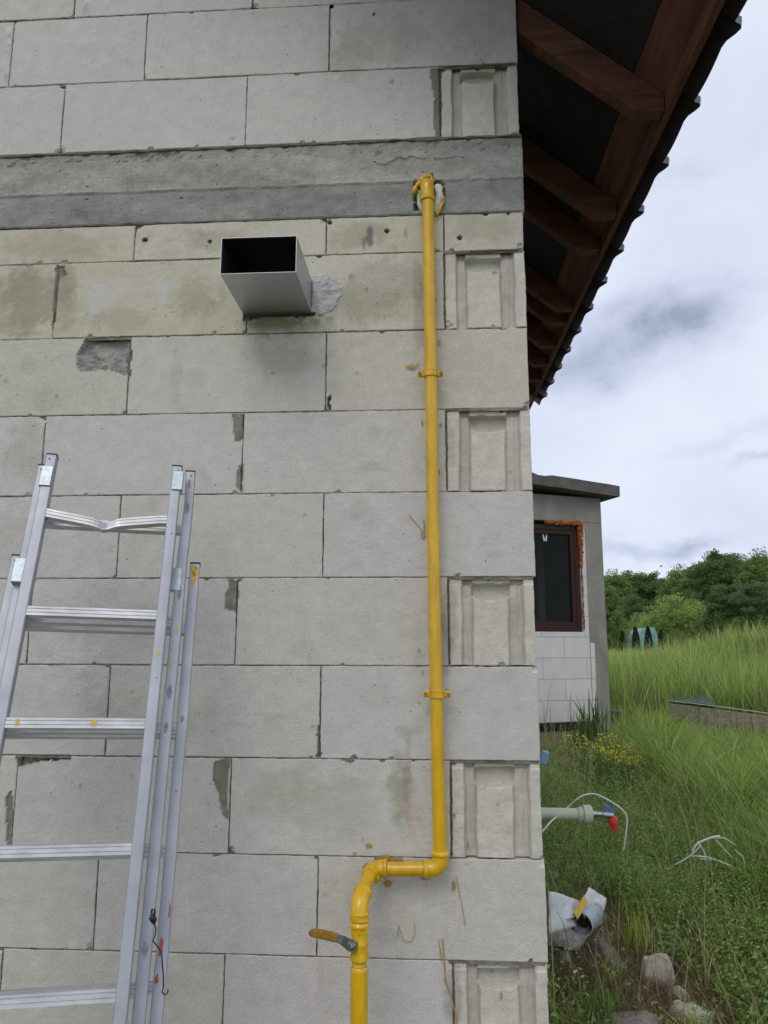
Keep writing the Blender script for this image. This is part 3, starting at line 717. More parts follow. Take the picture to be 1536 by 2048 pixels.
for pts in ([(826, 388), (832, 374), (842, 362), (848, 357)], [(886, 392), (884, 408), (876, 426), (871, 428)], [(840, 368), (843, 358), (848, 353), (853, 356), (857, 350), (862, 356), (866, 365)]):
    q = [at(a, b, -.010) for a, b in pts]; bm_tube(bm, [a_.lerp(b_, t_) for a_, b_ in zip(q[:-1], q[1:]) for t_ in (0, .33, .66)]+[q[-1]], [.0048]+[.0070+.0025*math.sin(i_*2.1) for i_ in range(3*(len(q)-1)-1)]+[.004], 10, rough=.6)
for v in bm.verts: v.co += Vector((noise.noise(v.co*120), 0, noise.noise(v.co*120+Vector((0, 7, 0)))))*.004
from_bm('painted_foam', bm, M['yellow'], house, True)

# ------------------------------------------------------------------ gas pipe
pipe = empty('gas_pipe', (at(718, 2048, -.17).x, -.17, -1.45), 'yellow painted gas pipe running up the block wall with a lever valve and two clamps', 'pipe')
YU = -.045; YL = -.17; RU = .0172; RL = .0207
top = at(854, 372, YU); a1 = at(862, 748, YU); a2 = at(872.5, 1388, YU); eb = at(881, 1738, YU)
bm = bmesh.new(); bm_tube(bm, [at(855, 392, YU), at(862, 748, YU), at(866.5, 1060, YU), at(872.5, 1388, YU), at(880, 1712, YU)], RU, 24)
from_bm('riser_pipe', bm, M['yellow'], pipe, True, 40)
# top elbow turning into the wall
bm = bmesh.new()
bm_tube(bm, [at(854.6, 402, YU), at(854.4, 395, YU)], [.0215, .0225], 20); bm_tube(bm, [at(854.4, 395, YU), at(854, 380, YU)]+arc_pts(at(854, 366, YU), (0, 0, -1), (0, 1, .15), .022, 6)+[at(854, 366, YU)+Vector((0, .06, .01))], .0203, 20, rough=.03)
from_bm('elbow', bm, M['yellow'], pipe, True, 50)
# elbow at the foot of the riser
L0 = at(762, 1738, YU)
bm = bmesh.new(); d_l = (L0-eb).normalized()
bm_tube(bm, [eb+Vector((0, 0, .036))]+arc_pts(eb, (0, 0, 1), d_l, .030, 8)+[eb+d_l*.036], .0205, 22)
bm_tube(bm, [eb+Vector((0, 0, .030)), eb+Vector((0, 0, .034)), eb+Vector((0, 0, .040)), eb+Vector((0, 0, .044))], [.0205, .0235, .0235, .020], 22, rough=.05)
bm_tube(bm, [eb+d_l*.030, eb+d_l*.034, eb+d_l*.040, eb+d_l*.043], [.0205, .0235, .0235, .020], 22, rough=.04)
from_bm('elbow', bm, M['yellow'], pipe, True, 50)
bm = bmesh.new(); bm_tube(bm, [eb+d_l*.038, L0], RU*1.0, 24); from_bm('cross_pipe', bm, M['yellow'], pipe, True, 40)
# elbow at the left turning out of the wall, and the next one turning down
C1 = at(744, 1737, YU); C2 = Vector((at(718, 1806, YL).x, YL, at(718, 1806, YL).z))
dd = (C2-C1).normalized(); dr = -d_l
bm = bmesh.new(); bm_tube(bm, [C1+dr*.034]+arc_pts(C1, dr, dd, .026, 8)+[C1+dd*.03], [.0200]+[.0205]*9+[.0200], 22)
bm_tube(bm, [C1+dr*.028, C1+dr*.031, C1+dr*.037, C1+dr*.040], [.0205, .0235, .0235, .0195], 22, rough=.05)
bm_tube(bm, [C1-dd*.002+Vector((.012, -.012, -.016)), C1+Vector((.014, -.026, -.022))], [.013, .008], 10, rough=.3)
from_bm('elbow', bm, M['yellow'], pipe, True, 50)
bm = bmesh.new(); bm_tube(bm, [C1+dd*.028, C2-dd*.03], .0175, 22); from_bm('nipple', bm, M['yellow'], pipe, True, 40)
bm = bmesh.new(); dn = Vector((0, 0, -1))
bm_tube(bm, [C2-dd*.044, C2-dd*.040, C2-dd*.034, C2-dd*.030], [.0205, .0232, .0235, .0215], 22, rough=.03)
bm_tube(bm, [C2-dd*.034]+arc_pts(C2, -dd, dn, .032, 8)+[C2+dn*.036], .0215, 22)
from_bm('elbow', bm, M['yellow'], pipe, True, 50)
# valve: union, hexagon body, lever
zv = lambda py: at(718, py, YL).z
xL = at(718.5, 1950, YL).x
bm = bmesh.new()
def stack(bm, prof, seg=22, rough=.0):
    bm_tube(bm, [(xL, YL, zv(p)) for p, r in prof], [r for p, r in prof], seg, rough=rough)
stack(bm, [(1822, .021), (1826, .0225), (1832, .0205), (1838, .0225), (1843, .020)], rough=.06)
stack(bm, [(1843, .0195), (1848, .0235), (1852, .0235), (1857, .0195)])
stack(bm, [(1857, .0205), (1880, .0195), (1884, .0215), (1889, .0215), (1893, .0195), (1906, .0205), (1912, .0225), (1918, .0225), (1920, .017)])
stack(bm, [(1918, .0165), (1922, .0180), (1925, .0165), (1929, .0178), (1932, .0165), (1936, .0175)], rough=.1)
from_bm('valve_body', bm, M['yellow'], pipe, True, 35)
bm = bmesh.new(); zz = zv(1858); bm_tube(bm, [(xL, YL, zz+.008), (xL, YL, zz-.006)], .0232, 6); from_bm('union_nut', bm, M['yellow'], pipe); bm = bmesh.new(); bm_tube(bm, [(xL, YL, zv(1886)), (xL, YL, zv(1908))], .0218, 6)
o = from_bm('union_nut', bm, M['yellow'], pipe)
# stem with nut toward the viewer-left and steel lever
S0 = Vector((xL-.013, YL-.020, zv(1883)))
bm = bmesh.new(); sdir = Vector((-.45, -.9, .0)).normalized()
bm_tube(bm, [S0-sdir*.012, S0+sdir*.010], .010, 16); bm_tube(bm, [S0+sdir*.010, S0+sdir*.018], .0078, 6)
from_bm('valve_stem', bm, M['steel'], pipe, True, 30)
H0 = S0+sdir*.008; H1 = at(668, 1874, H0.y-.004); H2 = at(618, 1864, H0.y-.016)
bm = bmesh.new()
def strap(bm, pts, w, th):
    pts = [Vector(p) for p in pts]; prev = None
    for i, p in enumerate(pts):
        t = (pts[min(i+1, len(pts)-1)]-pts[max(i-1, 0)]).normalized(); u_ = Vector((0, -1, 0)); s_ = t.cross(u_).normalized(); ww = w[i] if isinstance(w, list) else w
        q = [bm.verts.new(p+s_*ww*.5*a+u_*th*.5*b) for a, b in ((-1, -1), (1, -1), (1, 1), (-1, 1))]
        if prev:
            for k in range(4): bm.faces.new((prev[k], prev[(k+1) % 4], q[(k+1) % 4], q[k]))
        else: bm.faces.new(q[::-1])
        prev = q
    bm.faces.new(prev)
strap(bm, [H0+Vector((.012, 0, -.004)), H0, H0+(H1-H0)*.5+Vector((0, -.004, .004)), H1], [.022, .026, .020, .017], .003)
lev = from_bm('valve_lever', bm, M['steel'], pipe)
bm = bmesh.new(); gp = [H1+(H0-H1)*.25, H1, H1.lerp(H2, .5)+Vector((0, 0, .001)), H1.lerp(H2, .92), H2]
strap(bm, gp, [.019, .021, .020, .018, .011], .011); bmesh.ops.bevel(bm, geom=list(bm.edges), offset=.0035, segments=2, affect='EDGES')
from_bm('lever_grip', bm, M['grip'], lev)
# lower pipe
bm = bmesh.new(); bm_tube(bm, [(xL, YL, zv(1932)), (xL, YL, zv(1934)), (xL, YL, zv(1942)), (xL, YL, zv(2048)), (xL, YL, -1.47)], [.0180, .0198, RL, RL, RL], 28)
from_bm('lower_pipe', bm, M['yellow'], pipe, True, 40)
# clamps
for (cx_, cy_) in ((861, 748), (874, 1388)):
    c = at(cx_, cy_, YU); bm = bmesh.new()
    bm_tube(bm, [c+Vector((0, 0, .0075)), c+Vector((0, 0, -.0075))], .0205, 24)
    bm_tube(bm, [c+Vector((0, 0, .009)), c+Vector((0, 0, .006))], .0213, 24); bm_tube(bm, [c+Vector((0, 0, -.006)), c+Vector((0, 0, -.009))], .0213, 24)
    bm_box(bm, c+Vector((.027, 0, 0)), (.018, .010, .017), None, .002); bm_box(bm, c+Vector((-.027, 0, 0)), (.018, .010, .017), None, .002)
    bm_tube(bm, [c+Vector((0, .018, 0)), c+Vector((0, .05, 0))], .005, 10)
    k = from_bm('pipe_clamp', bm, M['yellow'], pipe, True, 40)
    for s in (-1, 1):
        bm = bmesh.new(); bm_tube(bm, [c+Vector((s*.030, -.004, 0)), c+Vector((s*.030, -.012, 0))], .0052, 8)
        from_bm('screw', bm, M['grip'], k, True, 40)

# ------------------------------------------------------------------ duct
XA, XB = -.838, -.634; ZA, ZB = 1.030, 1.134; YF = -.255
duct = empty('ventilation_duct', (-.736, 0, 1.03), 'open rectangular sheet metal duct sticking out of the wall', 'duct')
def shell(bm, x0, x1, z0, z1, y0, y1, t):
    bm_box(bm, ((x0+x1)/2, (y0+y1)/2, z0+t/2), (x1-x0, y1-y0, t)); bm_box(bm, ((x0+x1)/2, (y0+y1)/2, z1-t/2), (x1-x0, y1-y0, t))
    bm_box(bm, (x0+t/2, (y0+y1)/2, (z0+z1)/2), (t, y1-y0, z1-z0-2*t)); bm_box(bm, (x1-t/2, (y0+y1)/2, (z0+z1)/2), (t, y1-y0, z1-z0-2*t))
bm = bmesh.new(); shell(bm, XA, XB, ZA, ZB, YF, .06, .0012)
for v in bm.verts:
    v.co.x += 0
from_bm('duct_shell', bm, M['galv'], duct)
bm = bmesh.new(); shell(bm, XA+.0022, XB-.0022, ZA+.0022, ZB-.0022, YF+.004, .05, .0008); bm_box(bm, ((XA+XB)/2, .052, (ZA+ZB)/2), (XB-XA-.006, .002, ZB-ZA-.006))  # dark inner skin: shade inside the open duct put into its colour
from_bm('duct_shade_skin', bm, M['ductin'], duct)

# ------------------------------------------------------------------ ladder
LP = Vector((-1.21337, -.34321, .3723)); LU = Vector((.06006509, -.30579918, -.95019948)); LE = Vector((.96178099, .27249546, -.02689901)); LN = Vector((.26715073, -.9122681, .3104793))
LWD = .2836
lad = empty('aluminium_ladder', LP+LU*1.8+LE*.14, 'worn three section aluminium ladder leaning against the block wall, its top rung bent', 'ladder')
ROT = Matrix((LE, LN, -LU)).transposed()     # local x = rung, y = out of the ladder, z = up the ladder
def lpt(s, t, k, o=0.0): return LP+LE*s+LU*t-LN*(.048*k)+LN*o
SW = .0250; SD = .024
tops = {0: (-.160, -.153), 1: (-.155, -.168), 2: (.078, .076)}
for k in range(3):
    for side in (0, 1):
        s = (LWD+SW/2+.031*k) if side else (-SW/2-.031*k)
        s += (-.003 if side else .004) if k else (-.003 if side else 0)
        t0 = tops[k][side]; t1 = (1.70, 1.78, 1.86)[k]
        bm = bmesh.new(); c = lpt(s, (t0+t1)/2, k); ln = t1-t0
        # C-shaped profile: web, two lips and a shallow groove along the front
        pr = [(-SW/2, SD/2-.002), (-SW/2+.002, SD/2), (0, SD/2+.0002), (SW/2-.002, SD/2), (SW/2, SD/2-.002), (SW/2, -SD/2), (0, -SD/2), (-SW/2, -SD/2)]
        rings = []
        NSEG = 24
        for j in range(NSEG+1):
            z = ln/2-ln*j/NSEG; dent = 0
            if k == 1 and side == 1 and j in (1, 2): dent = .004
            rings.append([bm.verts.new(c+ROT@Vector((x_+dent*(.5 if x_ > 0 else 1)+.0012*n3(z, k, side, 3), y_, z))) for x_, y_ in pr])
        for j in range(NSEG):
            for q in range(8): bm.faces.new((rings[j][q], rings[j+1][q], rings[j+1][(q+1) % 8], rings[j][(q+1) % 8]))
        bm.faces.new(rings[0]); bm.faces.new(rings[-1][::-1])
        st = from_bm('stile', bm, M['alu'], lad)
        bm = bmesh.new(); bm_box(bm, lpt(s, t0-.0025, k), (SW+.001, SD+.001, .005), ROT, .001); from_bm('end_cap', bm, M['blackp'], st)
        bm = bmesh.new(); bm_box(bm, lpt(s, t1+.01, k), (SW+.005, SD+.006, .04), ROT, .003); from_bm('rubber_foot', bm, M['blackp'], st)
        if True:
            bm = bmesh.new()
            for (dx_, tt, kk) in ((.003 if side else -.003, t0+.012, k),):
                q = lpt(s+dx_*(1 if side else 1), tt, k, SD/2+.001); bm_tube(bm, [q, q+LN*.001], .002, 8)
            from_bm('rivet', bm, M['blackp'], st, True, 40)
    # guide brackets joining this section to the one in front
    if k:
        for side in (0, 1):
            s0 = (LWD+.031*k-.004) if side else (-.031*k+.004)
            t0 = tops[k][side]+(.030 if k == 1 else .034); t1 = t0+(.055 if k == 1 else .060)
            s0 += (-.013 if side else .012) if k == 1 else (-.028 if side else .016)
            bm = bmesh.new(); cc = lpt(s0, (t0+t1)/2, k-1, SD/2+.003 if k == 1 else (.012 if side else .030))
            bm_box(bm, cc, (.026, .0025, t1-t0), ROT, .0008)
            bm_box(bm, cc+ROT@Vector(((.0118 if side else -.0118), -.014, 0)), (.0025, .026, t1-t0), ROT)
            bm_box(bm, cc+ROT@Vector((0, -.008, -(t1-t0)/2+.002)), (.022, .015, .003), ROT)
            from_bm('guide_bracket', bm, M['zinc'], lad)
    i0 = 0 if k < 2 else 1
    for i in range(i0, 7):
        sa = -.031*k-.002; sb = LWD+.031*k+.002
        bm = bmesh.new(); hh, dp = .0118, .0105
        # ribbed hollow section
        pr = [(dp, -hh), (dp, -hh*.5), (dp-.001, -hh*.42), (dp, -hh*.34), (dp, hh*.25), (dp-.001, hh*.33), (dp, hh*.41), (dp, hh*.8), (dp-.003, hh), (-dp+.003, hh), (-dp, hh*.8), (-dp, -hh)]
        seg = 28 if (k == 0 and i == 0) else 2; rings = []
        for j in range(seg+1):
            f = j/seg; s = sa+(sb-sa)*f; dz = 0; sq = 1.0; pinch = 0
            if k == 0 and i == 0:
                dz = -.021*max(0, 1-abs(f-.47)/.47)-.004*math.exp(-((f-.47)/.07)**2); pinch = math.exp(-((f-.50)/.055)**2)
            if k == 1 and i == 0: pass
            c = lpt(s, .25*i, k)
            ring = []
            for (y_, z_) in pr:
                yy = y_; z2 = z_*(1+.12*pinch)
                if pinch and y_ > 0: yy = y_-.007*pinch*(1-abs(z_)/hh*.3)
                if pinch and z_ > 0: z2 -= .005*pinch
                ring.append(bm.verts.new(c+ROT@Vector((0, yy, z2+dz))))
            rings.append(ring)
        np_ = len(pr)
        for j in range(seg):
            for q in range(np_): bm.faces.new((rings[j][q], rings[j][(q+1) % np_], rings[j+1][(q+1) % np_], rings[j+1][q]))
        bm.faces.new(rings[0][::-1]); bm.faces.new(rings[-1])
        o = from_bm('rung', bm, M['alu2'], lad)
        if k == 0 and i == 0: o['label'] = 'buckled top rung bent down in the middle'
# paint marks on the stiles and rungs
M['grime'] = mat('grey_grime', (.25, .255, .26), rough=.7, noise_amt=.4, noise_scale=70)
M['redpaint'] = mat('red_paint_mark', (.42, .08, .06), rough=.6, noise_amt=.3, noise_scale=60)
def lblot(k, s, t, w, h, m, seed, name):
    bm = bmesh.new(); c = lpt(s, t, k, SD/2+.0008); n = 12
    bm.faces.new([bm.verts.new(c+ROT@Vector((w*math.cos(a)*(1+.6*n3(math.cos(a), math.sin(a), seed, 1.5)), 0, h*math.sin(a)*(1+.5*n3(math.cos(a), math.sin(a), seed+9, 1.5))))) for a in [2*PI*i/n for i in range(n)]])
    from_bm(name, bm, m, lad)
s1r = LWD+SW/2; s2r = LWD+SW/2+.028; s3r = LWD+SW/2+.059
for (k, s, t, w, h) in ((2, s3r, .095, .008, .016), (2, s3r-.002, .12, .005, .022), (1, s2r+.003, .27, .003, .012), (0, s1r-.002, .345, .003, .006), (1, s2r-.003, .36, .004, .006)):
    lblot(k, s, t, w, h, M['yellowp'], t*50, 'yellow_paint_spot')
for (k, s, t, w, h) in ((1, s2r, -.06, .007, .030), (1, s2r, -.13, .006, .022), (1, s2r, .13, .006, .014), (1, s2r+.001, .175, .007, .030), (1, s2r, .42, .008, .026), (1, s2r, .50, .006, .020), (2, s3r, .47, .006, .015), (0, s1r, .04, .003, .004), (2, s3r, .20, .003, .006), (1, s2r, .93, .009, .020), (0, s1r, .40, .0025, .004), (2, s3r, .63, .003, .004)):
    lblot(k, s, t, w*.7, h*.6, M['grime'], t*70, 'grime_spot')
for (k, s, t, w, h) in ((2, s3r-.003, .93, .007, .030), (2, s3r+.008, .865, .003, .020), (2, s3r-.006, .985, .007, .012)):
    lblot(k, s, t, w*.6, h*.7, M['redpaint'], t*30, 'red_paint_spot')
for (i, f, w) in ((2, .08, .004), (2, .62, .006)):
    bm = bmesh.new(); c = lpt(LWD*f, .25*i, 0, .0115); bm.faces.new([bm.verts.new(c+ROT@Vector((w*math.cos(a), 0, .008*math.sin(a)+.3*w*math.cos(a)))) for a in [2*PI*q/10 for q in range(10)]])
    from_bm('yellow_paint_spot', bm, M['yellowp'], lad)

# cord with a hook hanging between the ladder stiles
cord = empty('cord', at(306, 1840, -.30), 'thin black cord with a knotted hook hanging beside the ladder', 'cord')
bm = bmesh.new(); YC = -.60
q = [at(a, b, YC) for a, b in ((303, 1826), (304, 1819), (309, 1818), (309, 1828), (305, 1834))]; bm_tube(bm, q, .002, 8)
q = [at(a, b, YC) for a, b in ((304, 1828), (304, 1834), (308, 1842), (308, 1848))]; bm_tube(bm, q, [.003, .006, .0055, .002], 8, rough=.3)
from_bm('hook', bm, M['blackp'], cord, True)
bm = bmesh.new(); q = [at(a+2*math.sin(i*1.7), b, YC) for i, (a, b) in enumerate(((307, 1846), (310, 1856), (311, 1870), (308, 1882), (318, 1898), (322, 1912), (326, 1930), (328, 1950), (325, 1975), (323, 1984), (332, 1990), (336, 1984), (334, 1979)))]
bm_tube(bm, q, .0013, 6); from_bm('string', bm, M['blackp'], cord, True)

#__PART2__
# ------------------------------------------------------------------ annex with the window
TH = math.radians(22); AD = Vector((math.cos(TH), math.sin(TH), 0)); AN = Vector((math.sin(TH), -math.cos(TH), 0))
A0 = at(1221, 1441, 7.25); AZ0 = A0.z
def an(px, py, o=0.0):
    """s, z on the annex wall plane (o metres in front of it)"""
    d = Vector(ray(px, py)); c = Vector(CAM); P = A0+AN*o
    t = (P-c).dot(AN)/d.dot(AN); q = c+d*t; return ((q-A0).dot(AD), q.z)
AROT = Matrix((AD, -AN, Vector((0, 0, 1)))).transposed()
def apt(s, o, z): p = A0+AD*s+AN*o; return Vector((p.x, p.y, z))
annex = empty('annex_building', apt(-1.5, -1.5, AZ0-.1), 'low block annex with flat concrete roof slab and brown window behind the house corner', 'building')
def abox(bm, s0, s1, o0, o1, z0, z1, bev=0):
    bm_box(bm, apt((s0+s1)/2, (o0+o1)/2, (z0+z1)/2), (s1-s0, abs(o1-o0), z1-z0), AROT, bev)
sW0, zW1 = an(1067, 1047); sW1, zW0 = an(1166, 1263); sCol = an(1178, 1250)[0]; zTop = an(1195, 1006)[1]; zBeam = an(1170, 1046)[1]
SL = -3.6; zG = AZ0-.55; sW0 = sW1-.78
sStep = an(1192, 1380)[0]; zStep = an(1190, 1286)[1]
bmw = bmesh.new()
abox(bmw, SL, sW0, -.24, 0, AZ0, zBeam); abox(bmw, sW0, sCol, -.24, 0.0, AZ0, zW0-.005); abox(bmw, sW1+.012, sCol, -.24, -.001, zW0-.005, zBeam)
abox(bmw, sCol+.001, sStep, -.05, .013, AZ0, zStep)
o = from_bm('block_wall', bmw, M['annexblock'], annex); 
# object-space mapping for the bond pattern: rotate the mesh into a frame where x runs along the wall
o.data.transform(Matrix.Rotation(-TH, 4, 'Z') @ Matrix.Translation(-Vector((A0.x, A0.y, AZ0))))
o.matrix_parent_inverse = Matrix.Translation(-Vector(annex.location)) @ Matrix.Translation(Vector((A0.x, A0.y, AZ0))) @ Matrix.Rotation(TH, 4, 'Z')
bm = bmesh.new(); abox(bm, sCol, 0, -.25, .012, AZ0-.3, zBeam, .006); from_bm('corner_column', bm, M['concrete2'], annex)
bm = bmesh.new(); abox(bm, SL, 0.002, -.25, .010, zBeam+.001, zTop+.06, .005); from_bm('ring_beam', bm, M['concrete2'], annex)
bm = bmesh.new(); abox(bm, -.24, 0, -3.4, -.252, AZ0-.3, zTop+.055); from_bm('side_wall', bm, M['concrete2'], annex)
bm = bmesh.new(); abox(bm, SL, -.01, -3.0, -.06, AZ0-.4, AZ0-.004); from_bm('dark_void_box', bm, M['blackp'], annex)  # recessed box, its black colour standing in for the dark void below the wall
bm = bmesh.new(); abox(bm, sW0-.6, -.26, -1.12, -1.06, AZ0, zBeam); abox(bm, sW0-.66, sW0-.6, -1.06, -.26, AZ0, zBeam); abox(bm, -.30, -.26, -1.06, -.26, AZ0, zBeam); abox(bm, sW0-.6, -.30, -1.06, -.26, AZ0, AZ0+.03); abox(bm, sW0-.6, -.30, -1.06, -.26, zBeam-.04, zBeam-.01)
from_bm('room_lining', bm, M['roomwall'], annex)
bm = bmesh.new(); sp_ = sW0*.42+sW1*.58; abox(bm, sp_-.02, sp_+.08, -.50, -.42, AZ0+.03, zBeam-.05, .004); from_bm('reflection_bar', bm, M['reflbar'], annex)  # added pale bar behind the pane, standing in for a reflection in the glass
# roof slab with a ragged front lip
zs0 = zTop+.055; bm = bmesh.new(); n = 40; O1 = .20; S1 = .15
ra, rb = [], []
for i in range(n+1):
    s = SL+(S1-SL)*i/n; tl = -.07*(s-S1); dz = tl+.010*n3(s, 1, 1, 3); od = O1-.10*(1-(s-SL)/(S1-SL))*0+.012*n3(s, 5, 1, 4)
    if -1.02 < s < -.80: dz -= .02; od -= .012*math.cos((s+.91)*14)
    ra.append((bm.verts.new(apt(s, -3.6, zs0+tl)), bm.verts.new(apt(s, od, zs0+tl+.008*n3(s, 8, 1, 7))), bm.verts.new(apt(s, od+.006, zs0+.135+dz)), bm.verts.new(apt(s, -3.6, zs0+.14+tl))))
for i in range(n):
    a, b = ra[i], ra[i+1]
    for k in range(4): bm.faces.new((a[k], b[k], b[(k+1) % 4], a[(k+1) % 4]))
bm.faces.new(ra[0]); bm.faces.new(ra[-1][::-1])
from_bm('roof_slab', bm, M['slab'], annex)
# window
def ring(name, s0, s1, z0, z1, w, o0, o1, m, parent, bev=.006):
    bm = bmesh.new(); abox(bm, s0, s1, o0, o1, z0, z0+w, bev); abox(bm, s0, s1, o0, o1, z1-w, z1, bev)
    abox(bm, s0, s0+w, o0+.001, o1-.001, z0+w*.9, z1-w*.9, bev); abox(bm, s1-w, s1, o0+.001, o1-.001, z0+w*.9, z1-w*.9, bev)
    return from_bm(name, bm, m, parent)
win = ring('window', sW0, sW1, zW0, zW1, .062, -.10, -.012, M['winframe'], annex)
ring('sash', sW0+.055, sW1-.055, zW0+.055, zW1-.055, .058, -.10, -.022, M['winframe'], win)
bm = bmesh.new(); abox(bm, sW0+.10, sW1-.10, -.062, -.050, zW0+.10, zW1-.10); from_bm('pane', bm, M['glass'], win)
bm = bmesh.new()
c0 = an(1090, 1073, -.048); 
for dx, an_ in ((-.022, 12), (.020, -10)):
    bm_box(bm, apt(c0[0]+dx, -.0475, c0[1]), (.018, .002, .11), AROT @ Matrix.Rotation(math.radians(an_*-1), 3, 'Y'))
from_bm('glass_mark', bm, M['white'], win)
bm = bmesh.new()
orf = []; orr = []
for i in range(120):
    t = i/119
    if t < .5: s = sW0+.3+(sW1-sW0-.27)*t*2; z = zW1+.025; r = .020+.022*t+.012*n3(t, 3, 1, 20)
    else: s = sW1+.02; z = zW1-(zW1-zW0)*(t-.5)*2*(.98); r = .038-.03*min(1, (t-.5)*4)+.006*n3(t, 3, 1, 30)
    orf.append(apt(s, -.004 if t > .5 else .006, z)); orr.append(max(.010, r*1.1))
bm_tube(bm, orf, orr, 10, rough=.5)
for v in bm.verts: v.co += Vector((noise.noise(v.co*30), noise.noise(v.co*30+Vector((5, 0, 0))), noise.noise(v.co*30+Vector((0, 7, 0)))))*.014
from_bm('orange_foam', bm, M['foamo'], annex, True)
bm = bmesh.new(); q0 = an(1094, 1050)[0]; q1 = an(1134, 1050)[0]; abox(bm, q0, q1, -.02, .016, zW1+.004, zW1+.040, .004); from_bm('packing_strip', bm, M['white'], annex)
# ------------------------------------------------------------------ tap, cable
TY = 1.30
tap = empty('garden_tap', at(1090, 1627, TY), 'outdoor tap with blue handle and red spout on a cream pipe', 'tap')
P = lambda x, y: at(x, y, TY)
bm = bmesh.new(); e0 = P(1150, 1628); bm_tube(bm, [Vector((-.01, TY, e0.z+.004)), P(1100, 1627), P(1160, 1628)], .0235, 20); from_bm('supply_pipe', bm, M['pvc'], tap, True, 40)
bm = bmesh.new(); bm_tube(bm, [P(1155, 1628), P(1157, 1628), P(1166, 1628), P(1167, 1628), P(1181, 1628), P(1184, 1628)], [.025, .029, .029, .037, .037, .030], 20); from_bm('coupling', bm, M['pvc'], tap, True, 35)
bm = bmesh.new(); bm_tube(bm, [P(1183, 1628), P(1192, 1628), P(1193, 1628), P(1205, 1629), P(1206, 1629), P(1226, 1631)], [.013, .013, .010, .010, .015, .013], 14)
bm_tube(bm, [P(1213, 1629), P(1213, 1618)], .008, 10); bm_tube(bm, [P(1223, 1630), P(1226, 1640)], .012, 12)
tb = from_bm('tap_body', bm, M['steel'], tap, True, 40)
bm = bmesh.new(); strap(bm, [P(1208, 1614), P(1214, 1617), P(1222, 1624), P(1227, 1629)], [.020, .024, .022, .014], .012); bmesh.ops.bevel(bm, geom=list(bm.edges), offset=.002, segments=1, affect='EDGES'); from_bm('handle', bm, M['blue'], tb)
bm = bmesh.new(); bm_tube(bm, [P(1224, 1634), P(1225, 1637), P(1227, 1649), P(1227.5, 1650), P(1229, 1660)], [.018, .021, .019, .013, .012], 16); from_bm('hose_connector', bm, M['red'], tap, True, 40)
cable = empty('cable', at(1091, 1657, 1.2), 'thin white cable looping over the garden tap', 'cable')
def smooth_pts(q, n=6):
    out_ = []
    for i in range(len(q)-1):
        p0 = q[max(i-1, 0)]; p1 = q[i]; p2 = q[i+1]; p3 = q[min(i+2, len(q)-1)]
        for k in range(n):
            t = k/n; out_.append(.5*((2*p1)+(p2-p0)*t+(2*p0-5*p1+4*p2-p3)*t*t+(3*p1-p0-3*p2+p3)*t**3))
    out_.append(q[-1]); return out_
bm = bmesh.new()
bm_tube(bm, smooth_pts([at(a, b, y) for a, b, y in ((1060, 1690, 1.15), (1090, 1657, 1.15), (1104, 1641, 1.2), (1130, 1620, 1.38), (1160, 1594, 1.38), (1188, 1588, 1.4), (1216, 1600, 1.38), (1244, 1619, 1.36), (1254, 1638, 1.36), (1251, 1672, 1.36), (1247, 1702, 1.38))]), .0036, 8)
from_bm('cable_run', bm, M['cable'], cable, True)

# ------------------------------------------------------------------ debris by the wall
def rock(name, px, py, r, seed, m, label, cat, zs=(1, 1, .8), flat=0.0, amp=.28, lift=.3):
    c = gat(px, py); e = empty(name, c, label, cat)
    bm = bmesh.new(); bmesh.ops.create_icosphere(bm, subdivisions=4, radius=1.0)
    rn = random.Random(seed); planes = [(Vector((rn.gauss(0, 1), rn.gauss(0, 1), rn.gauss(0, 1))).normalized(), rn.uniform(.55, .85)) for _ in range(9)]
    for v in bm.verts:
        p = v.co.copy()
        for nn, dd_ in planes:
            q = p.dot(nn)
            if q > dd_: p -= nn*(q-dd_)
        p *= 1+amp*.35*noise.fractal(p*2.5+Vector((seed, 0, 0)), .8, 2, 5)
        v.co = Vector((p.x*r*zs[0], p.y*r*zs[1], p.z*r*zs[2]+r*lift))+c
    o = from_bm('stone_body', bm, m, e, True, 30)
    return e
rock('rubble_piece', 1318, 1975, .085, 3, M['rubble'], 'pale oval lump of rubble lying on dry grass, largest of the stones', 'rubble', (.80, .7, 1.15), lift=.55)
rock('rubble_piece', 1385, 2045, .080, 8, M['rubble'], 'pale rubble lump half sunk in brown grass at the bottom edge', 'rubble', (1.05, .8, .8), lift=.2)
rock('rubble_piece', 1362, 2000, .045, 12, M['rubble'], 'small pale stone touching the upper side of the sunken rubble', 'rubble')
rock('rubble_piece', 1262, 2060, .095, 21, M['rubble2'], 'dark grey flat lump of old mortar at the bottom edge', 'rubble', (1.2, .9, .5), lift=.2)
rock('block_fragment', 1138, 1905, .085, 33, M['freshblock'], 'broken white corner of an aerated block below the grey drain pipe', 'rubble', (1.15, .8, .8), lift=.75)
rock('block_fragment', 1128, 1925, .040, 37, M['freshblock'], 'small white block chip under the broken block corner', 'rubble')
rock('block_fragment', 1192, 1893, .034, 41, M['freshblock'], 'small white chip between the drain pipe and the grey shard', 'rubble')
sh = gat(1232, 1925); e = empty('concrete_shard', sh, 'flat grey concrete shard lying in the weeds beside the drain pipe', 'rubble')
bm = bmesh.new(); q = [gat(1192, 1868, .05), gat(1212, 1862, .05), gat(1232, 1900, .045), gat(1256, 1938, .035), gat(1232, 1938, .035), gat(1205, 1905, .045)]
a_ = [bm.verts.new(p) for p in q]; b2 = [bm.verts.new(p-Vector((0, 0, .05))) for p in q]; bm.faces.new(a_); bm.faces.new(b2[::-1])
for i in range(6): bm.faces.new((a_[i], b2[i], b2[(i+1) % 6], a_[(i+1) % 6]))
